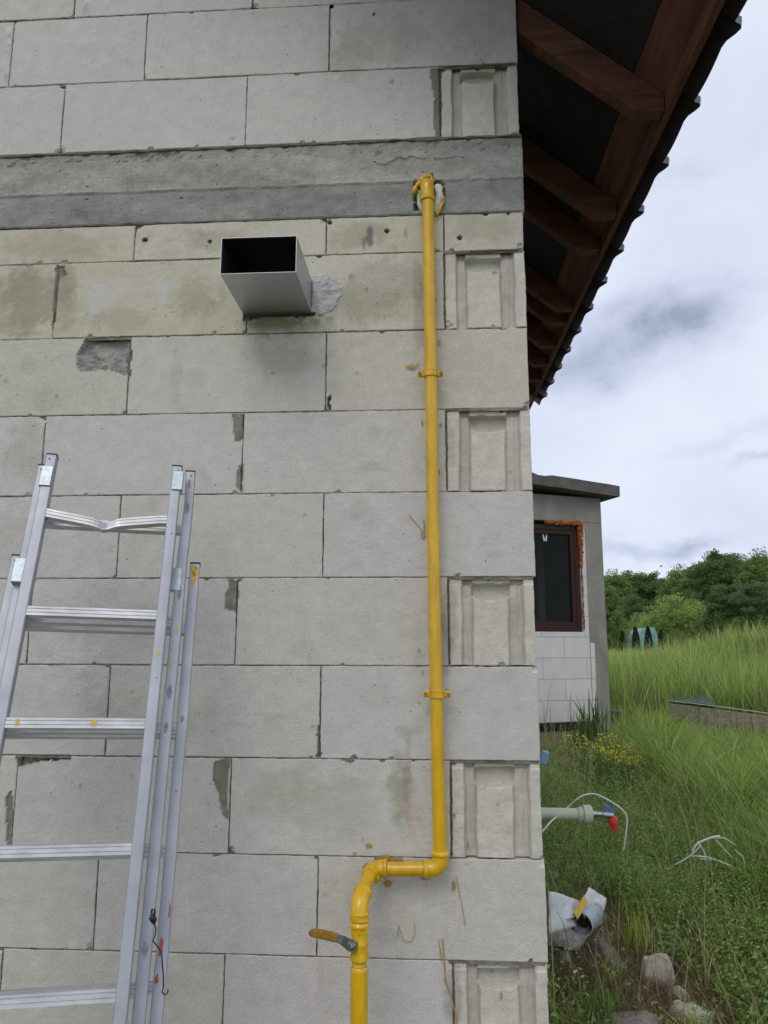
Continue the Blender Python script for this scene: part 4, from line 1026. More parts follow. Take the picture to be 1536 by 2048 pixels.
bmesh.ops.bevel(bm, geom=list(bm.edges), offset=.006, segments=1, affect='EDGES'); from_bm('shard_body', bm, M['rubble2'], e)
# cut drain pipe: a grey length with an open end, its wall torn and opened into a pale flap
DY = 1.32
e = empty('drain_pipe', gat(1165, 1872), 'cut grey plastic drain pipe with a dark open end lying by the wall', 'pipe')
a0 = at(1161, 1850, DY); dirp = (at(1184, 1816, DY+.16)-a0).normalized(); R_ = .050
bm = bmesh.new(); sidev = dirp.cross(Vector((0, 0, 1))).normalized(); upv = sidev.cross(dirp)
rings = []
for j in range(10):
    c = a0+dirp*(.15*j/9); rg = []
    for k in range(25):
        a = -.25*PI+1.5*PI*k/24 if j > 3 else 2*PI*k/24-.25*PI
        f = 1.0 if j <= 3 else 1+.05*(j-3)*(1 if k in (0, 1, 23, 24) else .4)
        rg.append(bm.verts.new(c+(sidev*math.cos(a)+upv*math.sin(a))*R_*f*(1+.05*n3(j, k, 2, .4))))
    rings.append(rg)
for j in range(9):
    for k in range(24): bm.faces.new((rings[j][k], rings[j][k+1], rings[j+1][k+1], rings[j+1][k]))
ob = from_bm('pipe_shell', bm, M['greyp'], e, True); mdf = ob.modifiers.new('thickness', 'SOLIDIFY'); mdf.thickness = .003
bm = bmesh.new(); bm_tube(bm, [a0+dirp*.004, a0+dirp*.06], R_*.955, 24, caps=False); bmesh.ops.create_circle(bm, cap_ends=True, radius=R_*.955, segments=24, matrix=Matrix.Translation(a0+dirp*.055) @ dirp.to_track_quat('Z', 'Y').to_matrix().to_4x4())  # black tube and plug: shade inside the open end put into colour
from_bm('pipe_inner_shade', bm, M['blackp'], e, True)
def sheet(name, corners, m, label, cat, sag=.02, n=12, jag=.006, parent=None, th=.002):
    """curved thin plate through four corner points given in order"""
    e = parent or empty(name, corners[0], label, cat)
    bm = bmesh.new(); g_ = []
    for j in range(n+1):
        row = []
        for i in range(n+1):
            u, v = i/n, j/n; p = corners[0].lerp(corners[1], u).lerp(corners[3].lerp(corners[2], u), v)
            p = p+Vector((0, -1, .4))*sag*math.sin(PI*u)+Vector((n3(u, v, sag, 3), n3(v, u, 3, 3), n3(u, v, 9, 3)))*jag
            row.append(bm.verts.new(p))
        g_.append(row)
    for j in range(n):
        for i in range(n): bm.faces.new((g_[j][i], g_[j][i+1], g_[j+1][i+1], g_[j+1][i]))
    o = from_bm(name+'_skin', bm, m, e, True); md = o.modifiers.new('thickness', 'SOLIDIFY'); md.thickness = th; return e
e2 = sheet('plastic_offcut', [at(1096, 1782, 1.2), at(1108, 1786, 1.24), at(1152, 1852, 1.28), at(1098, 1870, 1.16)], M['whitep'], 'torn pale plastic offcut leaning against the house wall beside the drain pipe', 'plastic', .02)
sheet('plastic_offcut', [at(1106, 1783, 1.25), at(1163, 1806, 1.42), at(1160, 1832, 1.28), at(1108, 1846, 1.24)], M['whitep'], '', '', .03, parent=e2)
sheet('curved_gutter_piece', [at(1160, 1810, 1.36), at(1177, 1774, 1.46), at(1213, 1797, 1.52), at(1203, 1832, 1.44)], M['whitep'], 'curved pale gutter piece with a pointed end above the drain pipe', 'plastic', .02)
e = empty('yellow_strip', at(1160, 1815, 1.24), 'short yellow plastic strip lying across the drain pipe', 'strip')
bm = bmesh.new(); p0 = at(1151, 1831, 1.235); p1 = at(1172, 1797, 1.33); strap(bm, [p0, p0.lerp(p1, .5), p1], .030, .006); from_bm('strip_body', bm, M['yellowp'], e)
# small things in the grass
e = empty('blue_scrap', gat(1090, 1530), 'pale blue plastic scrap just behind the house corner', 'scrap')
bm = bmesh.new(); p = at(1088, 1515, 3.0); bm_box(bm, p, (.05, .04, .09), Matrix.Rotation(.3, 3, 'Y'), .012, 2); M['paleblue'] = mat('pale_blue_plastic', (.25, .42, .60), rough=.4); from_bm('scrap_body', bm, M['paleblue'], e)
e = empty('drainage_hose', gat(1115, 1470), 'black corrugated hose lying under the annex wall', 'hose')
bm = bmesh.new(); q = [gat(1060+12*i, 1461+2*math.sin(i), 0)+Vector((0, 0, .07)) for i in range(8)]; q = smooth_pts(q, 10)
bm_tube(bm, q, [.052+.006*(i % 2) for i in range(len(q))], 14); from_bm('hose_body', bm, M['blackp'], e, True, 60)
e = empty('planter_tub', gat(1226, 1442), 'small dark green tub at the foot of the annex corner', 'tub')
c = gat(1227, 1443); bm = bmesh.new(); bm_tube(bm, [c, c+Vector((0, 0, .11)), c+Vector((0, 0, .12)), c+Vector((0, 0, .135))], [.085, .105, .12, .12], 18); from_bm('tub_body', bm, M['sheet'], e, True, 40)
# boards and sheet in the grass
B0 = gat(1337, 1437); B1_ = gat(1441, 1452); B2_ = gat(1575, 1470)
def board(a, b, h, name, label, group=None, t=.028, sink=.03):
    e = empty(name, a, label, 'board', group); bm = bmesh.new(); d = (b-a); L_ = Vector((d.x, d.y, 0)).length; d2 = Vector((d.x, d.y, 0)).normalized(); n_ = Vector((-d2.y, d2.x, 0)); nseg = 10
    rs = []
    for i in range(nseg+1):
        p = a+d*(i/nseg); w_ = .006*n3(p.x, p.y, 1, 3)
        rs.append([bm.verts.new(p+n_*(t/2*sx+w_)+Vector((0, 0, (h if sz else -sink)+(.01*n3(p.x, 3, 1, 5) if sz else 0)))) for sx, sz in ((-1, 0), (1, 0), (1, 1), (-1, 1))])
    for i in range(nseg):
        for k in range(4): bm.faces.new((rs[i][k], rs[i][(k+1) % 4], rs[i+1][(k+1) % 4], rs[i+1][k]))
    bm.faces.new(rs[0][::-1]); bm.faces.new(rs[-1]); o = from_bm('board_face', bm, M['wood'], e); return e
board(B0, B1_, .19, 'garden_board', 'weathered board on edge in the grass, nearer the annex, with a dark end')
board(B1_+Vector((.02, .02, 0)), B2_, .18, 'garden_board', 'weathered board on edge running off the right side, half hidden by grass')
board(gat(1318, 1442), gat(1340, 1444), .04, 'wood_offcut', 'short wooden offcut lying at the left end of the boards')
sheet('dark_sheet', [gat(1340, 1436)+Vector((0, .02, .21)), gat(1437, 1448)+Vector((0, .05, .21)), gat(1428, 1424)+Vector((0, .22, .29)), gat(1352, 1420)+Vector((0, .2, .21))], M['sheet'], 'dark green folded sheet lying behind the weathered board', 'sheet', .03)
e = empty('string', B1_+Vector((0, 0, .18)), 'pale string stretched along the top of the boards', 'string')
bm = bmesh.new(); bm_tube(bm, [B0+Vector((0, -.02, .228)), B1_+Vector((0, -.02, .228)), B2_+Vector((0, -.02, .21))], .005, 6); from_bm('string_line', bm, M['cable'], e)
e = empty('plastic_strips', gat(1425, 1725), 'tangle of thin white plastic strips caught in the tall grass', 'plastic')
for k, pts in enumerate((((1396, 1684), (1408, 1704), (1412, 1725)), ((1384, 1712), (1420, 1716), (1462, 1732)), ((1384, 1712), (1392, 1690), (1420, 1676), (1440, 1672)), ((1432, 1680), (1448, 1698), (1466, 1716)), ((1400, 1718), (1440, 1722), (1466, 1740)), ((1350, 1730), (1380, 1712), (1402, 1690)), ((1412, 1678), (1446, 1676), (1470, 1690)), ((1470, 1700), (1486, 1716), (1490, 1740)))):
    gp_ = gat(1425, 1730); bm = bmesh.new(); q = smooth_pts([at(a, b, gp_.y-.62-.03*(k % 3)) for a, b in pts], 5); bm_tube(bm, q, .0038 if k > 2 else .0055, 6)
    from_bm('strip', bm, M['cable'], e)
e = empty('white_stick', gat(1520, 1622), 'short white stick in the grass at the right edge', 'stick'); bm = bmesh.new(); y_ = gat(1520, 1630).y-.1; bm_tube(bm, [at(1503, 1616, y_), at(1545, 1621, y_)], .010, 8, rough=.2); from_bm('stick_body', bm, M['cable'], e, True)

# ------------------------------------------------------------------ foliage
def leaf_quads(cent, size, col, up_bias=.2, aspect=.6, rng=NR):
    n = len(cent); a = rng.normal(size=(n, 3)); a[:, 2] *= .7; a /= np.linalg.norm(a, axis=1)[:, None]
    b = rng.normal(size=(n, 3)); b -= a*(a*b).sum(1)[:, None]; b /= np.linalg.norm(b, axis=1)[:, None]
    s = np.asarray(size).reshape(-1, 1)*np.ones((n, 1))
    V = np.stack([cent-a*s, cent-b*s*aspect, cent+a*s, cent+b*s*aspect], 1).reshape(-1, 3)
    F = np.arange(4*n).reshape(-1, 4); C = np.repeat(col, 4, axis=0)
    return V, F, C
def crown_mesh(name, seed, rx, rz, zc, ncl, per, leaf, col, egg=0.0, loose=.35, var=.25, yl=(.0, .0)):
    """crown of leaf clumps filling an egg-shaped volume; local origin at the foot of the tree"""
    rg = np.random.default_rng(seed); cs = []
    while len(cs) < ncl:
        p = rg.normal(size=3); p /= np.linalg.norm(p); p *= rg.uniform(.25, 1.0)**.45
        z = p[2]; k = 1-egg*max(0, z)
        cs.append((p[0]*rx*k, p[1]*rx*k, zc+z*rz, rg.uniform(.16, .34)*rx))
    pts, cols, sz = [], [], []
    col = np.array(col)
    for c in cs:
        d = rg.normal(size=(per, 3)); d /= np.linalg.norm(d, axis=1)[:, None]; rr = rg.uniform(0, 1, size=(per, 1))**.4
        stray = rg.uniform(size=(per, 1)) < .12; rr = np.where(stray, rr*(1+loose), rr)
        q = d*rr*c[3]*np.array([1, 1, .72]); pts.append(q+np.array(c[:3])); t = 1+var*rg.normal()*.6; h = rg.uniform(*yl) if yl[1] > yl[0] else 0
        cc = col*t*(1+.18*rg.normal(size=(per, 1))); cc[:, 0] += h*.5; cols.append(np.clip(cc, .004, 1))
    pts = np.concatenate(pts); cols = np.concatenate(cols)
    V, F, C = leaf_quads(pts, leaf*rg.uniform(.6, 1.3, size=len(pts)), cols, rng=rg)
    return mesh_np(name, V, F, C)
def trunk_mesh(name, seed, h, r, rx, limbs=7, stems=1):
    rn = random.Random(seed); bm = bmesh.new()
    for s_ in range(stems):
        lx, ly = (rn.uniform(-.4, .4)*rx*.5, rn.uniform(-.4, .4)*rx*.5) if stems > 1 else (0, 0)
        q = [Vector((.2*lx+lx*t+.1*r*math.sin(t*7+s_), .2*ly+ly*t, h*t)) for t in (0, .15, .3, .5, .7, .88)]; q[0].z = -.3
        bm_tube(bm, q, [r*1.25, r, r*.85, r*.6, r*.38, r*.12], 8)
        for i in range(limbs):
            t = rn.uniform(.3, .8); a = rn.uniform(0, 2*PI); b0 = Vector((.2*lx+lx*t, .2*ly+ly*t, h*t)); ln = rx*rn.uniform(.5, .85)
            d = Vector((math.cos(a), math.sin(a), rn.uniform(.3, .9))); bm_tube(bm, [b0, b0+d*ln*.5, b0+d*ln+Vector((0, 0, .1*ln))], [r*.35, r*.22, r*.06], 5)
    me = bpy.data.meshes.new(name); bmesh.ops.recalc_face_normals(bm, faces=bm.faces); bm.to_mesh(me); bm.free(); me.materials.append(M['bark']); return me
def plant(name, crown, trunk, loc, s, rz, label, cat, group=None):
    e = empty(name, loc, label, cat, group); 
    for nm, me in (('crown', crown), ('trunk', trunk)):
        if me is None: continue
        o = bpy.data.objects.new(nm, me); COL.objects.link(o); o.parent = e
    e.scale = s; e.rotation_euler = (0, 0, rz); return e
DKG = (.135, .205, .068); MDG = (.19, .29, .082); LTG = (.28, .40, .11)
protos = []
for k, (cl, egg) in enumerate(((DKG, .25), (MDG, .35), ((.14, .215, .08), .15), ((.17, .255, .07), .45))):
    me = crown_mesh('crown', 20+k, 2.6, 4.2, 5.6, 150, 190, .092, cl, egg, loose=.28); me.materials.append(M['leaf'])
    protos.append((me, trunk_mesh('trunk', 40+k, 8.5, .22, 2.6)))
bushp = []
for k, cl in enumerate((LTG, (.22, .33, .09), (.33, .41, .13))):
    me = crown_mesh('crown', 60+k, 1.5, 1.35, 1.45, 120, 120, .045, cl, .1, loose=.8, yl=(0, .05)); me.materials.append(M['leaf'])
    bushp.append((me, trunk_mesh('trunk', 70+k, 2.2, .05, 1.5, 4, 4)))
# (px of the trunk, px of the top, distance, prototype, width factor, label)
TR = [
 (1437, 1097, 62, 0, .80, 'tallest dark tree of the forest edge, with a rounded top'),
 (1482, 1101, 64, 2, .9, 'dark broad tree just right of the tallest one at the forest edge'),
 (1534, 1103, 60, 1, .95, 'broad mid green tree cut by the right edge of the photo'),
 (1402, 1124, 72, 3, .9, 'pointed green tree left of the tallest dark tree'),
 (1368, 1133, 80, 1, .9, 'green tree at the start of the higher forest, right of the low gap'),
 (1335, 1152, 88, 2, .9, 'low dark tree in the dip of the treeline'),
 (1303, 1140, 88, 0, .8, 'narrow topped dark tree left of the dip in the treeline'),
 (1268, 1134, 90, 3, .9, 'dark tree of the forest edge behind the round tree'),
 (1232, 1143, 86, 1, .9, 'mid green tree of the forest edge right beside the annex slab'),
 (1264, 1186, 58, 2, .85, 'round dark green tree in front of the forest, behind the clipped conifers'),
 (1218, 1168, 50, 1, .62, 'bright green tree directly right of the annex column'),
 (1460, 1165, 48, 0, 1.0, 'dark green tree low in front of the tallest trees, behind the earth heap'),
 (1520, 1160, 46, 2, 1.0, 'dark green tree behind the earth heap at the right edge'),
]
for k, (px, top, Y, pi_, wf, lab) in enumerate(TR):
    tz = at(px, top, Y).z; x = at(px, 1282, Y).x; gz = ground_z(x, Y); h = (tz-gz)/9.9
    plant('forest_tree', *protos[pi_], (x, Y, gz), (h*wf*1.25, h*wf*1.25, h), k*1.3, lab, 'tree', 'trees at the forest edge')
for k, (px, top, Y, pi_, wf, lab) in enumerate((
 (1368, 1188, 53, 0, 1.0, 'large light green willow bush behind the left end of the earth heap'),
 (1412, 1203, 54, 1, .9, 'right hand willow bush, darker, overlapping the larger one'),
 (1328, 1208, 52, 0, .8, 'smaller feathery bush left of the large willow bush'),
 (1290, 1226, 55, 2, .85, 'yellowish green low bush above the turquoise film'),
 (1222, 1232, 54, 1, .8, 'low green bush beside the annex column'))):
    tz = at(px, top, Y).z; x = at(px, 1282, Y).x; gz = ground_z(x, Y); h = (tz-gz)/2.9
    plant('willow_bush', *bushp[pi_], (x, Y, gz), (h*wf*1.05, h*wf*1.05, h), k*2.1, lab, 'bush', 'bushes in the meadow')
# far forest read as one mass
rg = np.random.default_rng(5); cc = []
tops = [(900, 1160), (1150, 1150), (1205, 1152), (1240, 1142), (1270, 1136), (1300, 1146), (1330, 1158), (1360, 1140), (1400, 1126), (1440, 1108), (1480, 1108), (1536, 1108), (1700, 1110), (1900, 1120)]
pts, cols, szs = [], [], []
for k in range(420):
    px = rg.uniform(900, 1900); top = np.interp(px, [t[0] for t in tops], [t[1] for t in tops])+rg.uniform(2, 70)**1.0; Y = rg.uniform(96, 112)
    q = at(px, top, Y); r = rg.uniform(1.2, 2.4); n = 260; d = rg.normal(size=(n, 3)); d /= np.linalg.norm(d, axis=1)[:, None]
    pts.append(np.array(q)+d*rg.uniform(.2, 1, size=(n, 1))**.4*r*np.array([1, 1, .9])-np.array([0, 0, r*.8])); cols.append(np.array(DKG)*(1+.18*rg.normal())*(1+.15*rg.normal(size=(n, 1))))
for k in range(200):
    px = rg.uniform(900, 1900); q = at(px, rg.uniform(1200, 1300), 104); n = 80; d = rg.normal(size=(n, 3)); pts.append(np.array(q)+d*1.6); cols.append(np.array(DKG)*.9*np.ones((n, 1)))
Vv, Ff, Cc = leaf_quads(np.concatenate(pts), .24, np.clip(np.concatenate(cols), .004, 1), rng=rg)
o = link('forest', mesh_np('forest', Vv, Ff, Cc), M['leaf']); tag(o, 'dense dark green forest behind the edge trees', 'forest', None, 'stuff')
# clipped conifers
rg = np.random.default_rng(9); n = 2600; z = rg.uniform(0, 1, n); a = rg.uniform(0, 2*PI, n); r = (.06+.42*np.minimum(z*6, 1)*(1-z)**.75)*rg.uniform(.75, 1.05, n)
pp = np.stack([r*np.cos(a), r*np.sin(a), .05+z*2.0], 1); Vv, Ff, Cc = leaf_quads(pp, .05, np.array([(.030, .052, .020)])*(1+.3*rg.normal(size=(n, 1))).clip(.3, 2), rng=rg)
thm = mesh_np('crown', Vv, Ff, Cc); thm.materials.append(M['leaf']); tht = trunk_mesh('trunk', 3, 1.7, .04, .2, 0)
for k, (px, b, t, lab) in enumerate(((1245, 1307, 1262, 'leftmost small clipped conifer, nearest the annex'), (1272, 1306, 1254, 'small conifer at the left edge of the turquoise film'), (1297, 1304, 1253, 'small conifer in the middle of the turquoise film'), (1323, 1300, 1260, 'rightmost small conifer beyond the turquoise film'))):
    Y = 46; q = at(px, 1282, Y); gz = ground_z(q.x, Y); h = (at(px, t, Y).z-gz)/2.05
    plant('conifer', thm, tht, (q.x, Y, gz), (h*.85, h*.85, h), k, lab, 'conifer', 'row of small conifers')
Y = 50; q = at(1295, 1282, Y); gz = ground_z(q.x, Y); x0 = at(1277, 1282, Y).x; x1 = at(1315, 1282, Y).x; zt = at(1295, 1256, Y).z
e = empty('film_tunnel', (q.x, Y, gz), 'small turquoise plastic film shelter behind the conifers', 'shelter')
bm = bmesh.new(); n = 16; g_ = []
for j in range(9):
    row = []
    for i in range(n+1):
        a = PI*i/n; row.append(bm.verts.new(((x0+x1)/2-(x1-x0)/2*math.copysign(abs(math.cos(a))**.6, math.cos(a))+.06*n3(j, i, 1, .5), Y+j*.35, gz+(zt-gz)*math.sin(a)**.3*(1-.12*math.cos(a))+.10*n3(i, j, 4, .5))))
    g_.append(row)
for j in range(8):
    for i in range(n): bm.faces.new((g_[j][i], g_[j][i+1], g_[j+1][i+1], g_[j+1][i]))
bm.faces.new(g_[0]); bm.faces.new(g_[-1][::-1]); from_bm('film_cover', bm, M['tarp'], e)
# neighbour's house, only its end shows beside the column
Y = 70; x1 = at(1216, 1282, Y).x; gz = ground_z(x1, Y); zt = at(1216, 1240, Y).z; zr = at(1216, 1226, Y).z
e = empty('distant_house', (x1-4, Y+3, gz), 'sliver of a white house with a dark roof beyond the annex column', 'house')
bm = bmesh.new(); bm_box(bm, (x1-4.2, Y+3, (gz+zt)/2), (8, 6, zt-gz)); wl = from_bm('wall', bm, M['housewall'], e)
bm = bmesh.new(); prism_y(bm, [(x1-8.4, zt), (x1, zt), (x1-2.2, zt+1.6), (x1-6.2, zt+1.6)], Y-.3, Y+6.3, 0); from_bm('roof', bm, M['tile'], e)
# ------------------------------------------------------------------ grass
def blades(name, P, H, W, lean, col, segs=3, rng=NR, curl=1.0, ang=None):
    n = len(P); a = rng.uniform(0, 2*PI, n) if ang is None else ang; ld = np.stack([np.cos(a), np.sin(a), np.zeros(n)], 1); b = a+rng.uniform(.6, 2.5, n); wd = np.stack([np.cos(b), np.sin(b), np.zeros(n)], 1)
    k = np.abs(rng.normal(lean, .25, n)).clip(.02, 1.6); Vs, Cs = [], []
    for s in range(segs+1):
        t = s/segs; c = P+np.array([0, 0, 1.0])*(H*t*(1-.28*np.minimum(k, 1.2)*t*t))[:, None]+ld*(H*k*t**1.8*.75)[:, None]
        w = (W*(1-t**1.6)*.5)[:, None]
        if s < segs: Vs += [c-wd*w, c+wd*w]
        else: Vs += [c]
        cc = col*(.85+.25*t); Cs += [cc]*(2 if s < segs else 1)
    m = 2*segs+1; V = np.stack(Vs, 1).reshape(-1, 3); C = np.stack(Cs, 1).reshape(-1, 3); base = (np.arange(n)*m)[:, None]
    F4 = np.concatenate([base+np.array([[2*s, 2*s+1, 2*s+3, 2*s+2]]) for s in range(segs-1)], 0)
    F3 = base+np.array([[2*segs-2, 2*segs-1, 2*segs]])
    me = bpy.data.meshes.new(name); me.vertices.add(len(V)); me.vertices.foreach_set('co', V.astype(np.float32).ravel())
    nl = F4.size+F3.size; me.loops.add(nl); me.loops.foreach_set('vertex_index', np.concatenate([F4.ravel(), F3.ravel()]).astype(np.int32))
    me.polygons.add(len(F4)+len(F3)); me.polygons.foreach_set('loop_start', np.concatenate([np.arange(len(F4))*4, F4.size+np.arange(len(F3))*3]).astype(np.int32))
    me.polygons.foreach_set('loop_total', np.concatenate([np.full(len(F4), 4), np.full(len(F3), 3)]).astype(np.int32)); me.update(calc_edges=True)
    at_ = me.color_attributes.new('tint', 'FLOAT_COLOR', 'POINT'); c4 = np.ones((len(V), 4), dtype=np.float32); c4[:, :3] = np.clip(C, .003, 1); at_.data.foreach_set('color', c4.ravel())
    return me
def tufted(n, r0, r1, per, a1=36, spread=.05):
    x, y = sector(n//per, r0, r1, a1=a1); m = len(x); k = NR.poisson(per, m)+2; idx = np.repeat(np.arange(m), k); t = len(idx)
    dx = NR.normal(0, spread, t); dy = NR.normal(0, spread, t); return x[idx]+dx, y[idx]+dy, np.arctan2(dy, dx)+NR.normal(0, .6, t), np.repeat(NR.uniform(.65, 1.3, m), k)
def sector(n, r0, r1, a0=-4, a1=36, rng=NR):
    a = np.radians(rng.uniform(a0, a1, n)); r = np.sqrt(rng.uniform(r0*r0, r1*r1, n)); x = CAM[0]+r*np.sin(a); y = CAM[1]+r*np.cos(a)
    rel = (x-A0.x)*AD.x+(y-A0.y)*AD.y; off = (x-A0.x)*AN.x+(y-A0.y)*AN.y
    ok = ~((x < .03) & (y > -.02) & (y < 3.6)) & ~((rel < .03) & (off < .02) & (off > -3.6)) & (y > .0)
    return x[ok], y[ok]
def gz_arr(x, y): return np.array([ground_z(a, b) for a, b in zip(x, y)])
def fld(x, y, s, sd=0): return np.array([n3(a, b, sd, s) for a, b in zip(x, y)])
G1 = np.array([.235, .370, .075]); G2 = np.array([.365, .485, .115]); G3 = np.array([.45, .49, .18]); STRAW = np.array([.48, .40, .24]); DKW = np.array([.050, .095, .024])
def lushness(x, y):
    # short trampled weeds by the house, tall grass away from it
    return np.clip((x-1.15-.05*np.clip(y-4, 0, 9))/.6+.45*fld(x, y, .9, 2), 0, 1)
def near_seg(x, y, a, b):
    d = np.array([b.x-a.x, b.y-a.y]); t = np.clip(((x-a.x)*d[0]+(y-a.y)*d[1])/(d@d), 0, 1); return np.hypot(x-a.x-d[0]*t, y-a.y-d[1]*t), (x-a.x)*(-d[1])+(y-a.y)*d[0]
def short(x, y):
    f = np.ones(len(x)); c0_ = Vector((CAM[0], CAM[1], 0))
    for a, b in ((B0, B1_), (B1_, B2_)):
        for off, k in ((0, .12), (.35, .2), (.8, .35), (1.3, .6)):
            m_ = ((a+b)/2-c0_); m_.z = 0; m_ = m_.normalized()*off; dd_, _ = near_seg(x, y, a-m_, b-m_); f = np.where(dd_ < .32, np.minimum(f, k), f)
    for px_, py_ in ((1120, 1468), (1170, 1468), (1225, 1455)):
        g_ = gat(px_, py_); f = np.where(np.hypot(x-g_.x, y-g_.y) < 1.0, np.minimum(f, .35), f)
    return f
def sight(x, y):
    r = np.hypot(x-CAM[0], y-CAM[1]); az = np.arctan2(x-CAM[0], y-CAM[1]); lim = np.full(len(x), 9.0)
    def azr(p): return math.atan2(p.x-CAM[0], p.y-CAM[1]), math.hypot(p.x-CAM[0], p.y-CAM[1])
    for a, b, k, h0 in ((B0, B1_, .115, .04), (B1_, B2_, .13, .08), (gat(1085, 1448), gat(1222, 1446), .09, .03)):
        (a0_, r0_), (a1_, r1_) = azr(a), azr(b); t = (az-a0_)/(a1_-a0_); m = (t > -.04) & (t < 1.04); rb = r0_+(r1_-r0_)*np.clip(t, 0, 1)
        m &= (r < rb+.05); lim = np.where(m, np.minimum(lim, h0+k*(rb-r)), lim)
    return lim*NR.uniform(.8, 1.25, len(x))
ROCKS = [(gat(a, b), r) for a, b, r in ((1318, 1975, .13), (1318, 2030, .16), (1385, 2040, .16), (1262, 2060, .17), (1138, 1905, .13), (1150, 1940, .10), (1128, 1925, .1), (1192, 1893, .07), (1228, 1905, .12), (1200, 1880, .08), (1165, 1872, .22), (1195, 1850, .17), (1130, 1868, .18), (1170, 1900, .16), (1120, 1960, .12), (1215, 1930, .12), (1150, 1900, .12), (1340, 2000, .14))]
def bare(x, y, k=1.0):
    m = np.zeros(len(x), dtype=bool)
    for c_, r_ in ROCKS: m |= np.hypot(x-c_.x, y-c_.y) < r_*k
    return m
gl_ = []
for (n, r0, r1, wd_, per) in ((40000, 2.7, 5.5, .0062, 30), (40000, 5.5, 9.5, .0090, 30), (62000, 9.5, 20, .014, 22), (60000, 20, 62, .04, 12)):
    x, y, an_, hf = tufted(n, r0, r1, per, 36 if r0 < 20 else 30, .045 if r0 < 9 else .10 if r0 < 20 else .3)
    ok_ = ~((x < .03) & (y < 3.6)) & (y > 0); rel_ = (x-A0.x)*AD.x+(y-A0.y)*AD.y; of_ = (x-A0.x)*AN.x+(y-A0.y)*AN.y; ok_ &= ~((rel_ < .03) & (of_ < .02) & (of_ > -3.6)); x, y, an_, hf = x[ok_], y[ok_], an_[ok_], hf[ok_]
    lu = lushness(x, y) if r0 < 9 else np.ones(len(x))
    keep = NR.uniform(size=len(x)) < (.34+.66*lu**.8); x, y, lu, an_, hf = x[keep], y[keep], lu[keep], an_[keep], hf[keep]
    z = gz_arr(x, y); pf = fld(x, y, .7 if r0 < 9 else .35, 5); pf2 = fld(x, y, 2.2, 8)
    H = (.12+.50*lu)*(1+.35*pf+.25*pf2)*NR.uniform(.55, 1.25, len(x))*(1.0 if r0 < 20 else .8)*short(x, y)*hf
    H = np.minimum(H, sight(x, y))
    kk = ~bare(x, y); x, y, lu, z, pf, pf2, H, an_ = [v_[kk] for v_ in (x, y, lu, z, pf, pf2, H, an_)]
    if r0 == 9.5: H *= 1.05
    mixv = np.clip(.45+.7*pf+.25*NR.normal(size=len(x)), 0, 1)[:, None]; col = G1*(1-mixv)+G2*mixv
    far = np.clip((y-9)/9, 0, 1)[:, None]*np.clip(.55+.6*pf2+.2*NR.normal(size=len(x)), 0, 1)[:, None]; col = col*(1-far)+G3*far
    st = NR.uniform(size=len(x)) < (.05+.22*(1-lu)+(.06 if r0 > 9 else 0)); col[st] = STRAW*NR.uniform(.6, 1.15, (st.sum(), 1))
    col = col*np.clip(1+.30*NR.normal(size=(len(x), 1)), .35, 2.0)
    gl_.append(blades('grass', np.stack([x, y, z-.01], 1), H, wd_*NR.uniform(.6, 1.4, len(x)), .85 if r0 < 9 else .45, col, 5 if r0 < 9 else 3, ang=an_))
labs = ['tall green grass near the house', 'green grass around the boards and annex', 'tall grass over the earth heap', 'far meadow grass']
for me, lb in zip(gl_, labs):
    o = link('grass', me, M['grass']); tag(o, lb, 'grass', None, 'stuff')
# seed stalks rising over the grass
x, y = sector(2600, 8.5, 24, a1=34); z = gz_arr(x, y); n = len(x)
o = link('seed_stalks', blades('seed_stalks', np.stack([x, y, z], 1), NR.uniform(.45, .85, n), np.full(n, .007), .22, np.array([.26, .24, .12])*NR.uniform(.7, 1.2, (n, 1)), 4), M['grass']); tag(o, 'thin pale seed stalks standing over the grass', 'grass', None, 'stuff')
x, y = sector(1500, 3.0, 9, a1=34); z = gz_arr(x, y); n = len(x)
o = link('dry_stalks', blades('dry_stalks', np.stack([x, y, z], 1), NR.uniform(.3, .75, n), np.full(n, .0045), .7, np.array([.46, .43, .24])*NR.uniform(.7, 1.2, (n, 1)), 6), M['grass']); tag(o, 'dry bent stalks among the weeds', 'grass', None, 'stuff')
# dead grass mat at the lower edge
n = 15000; a = NR.normal(size=(n, 2)); bx, by = gat(1300, 1960).x, gat(1300, 1960).y
x = bx+a[:, 0]*.40+NR.uniform(-.5, .6, n); y = by+a[:, 1]*.28+NR.uniform(-.2, .25, n); ok = (x > .04); x, y = x[ok], y[ok]; z = gz_arr(x, y); n = len(x)
cl = np.where(NR.uniform(size=(n, 1)) < .45, np.array([.22, .13, .08]), np.array([.36, .28, .17]))*NR.uniform(.6, 1.3, (n, 1))
o = link('dead_grass', blades('dead_grass', np.stack([x, y, z], 1), NR.uniform(.03, .12, n), np.full(n, .003), 1.2, cl, 4), M['grass']); tag(o, 'brown dead grass matted around the rubble', 'grass', None, 'stuff')
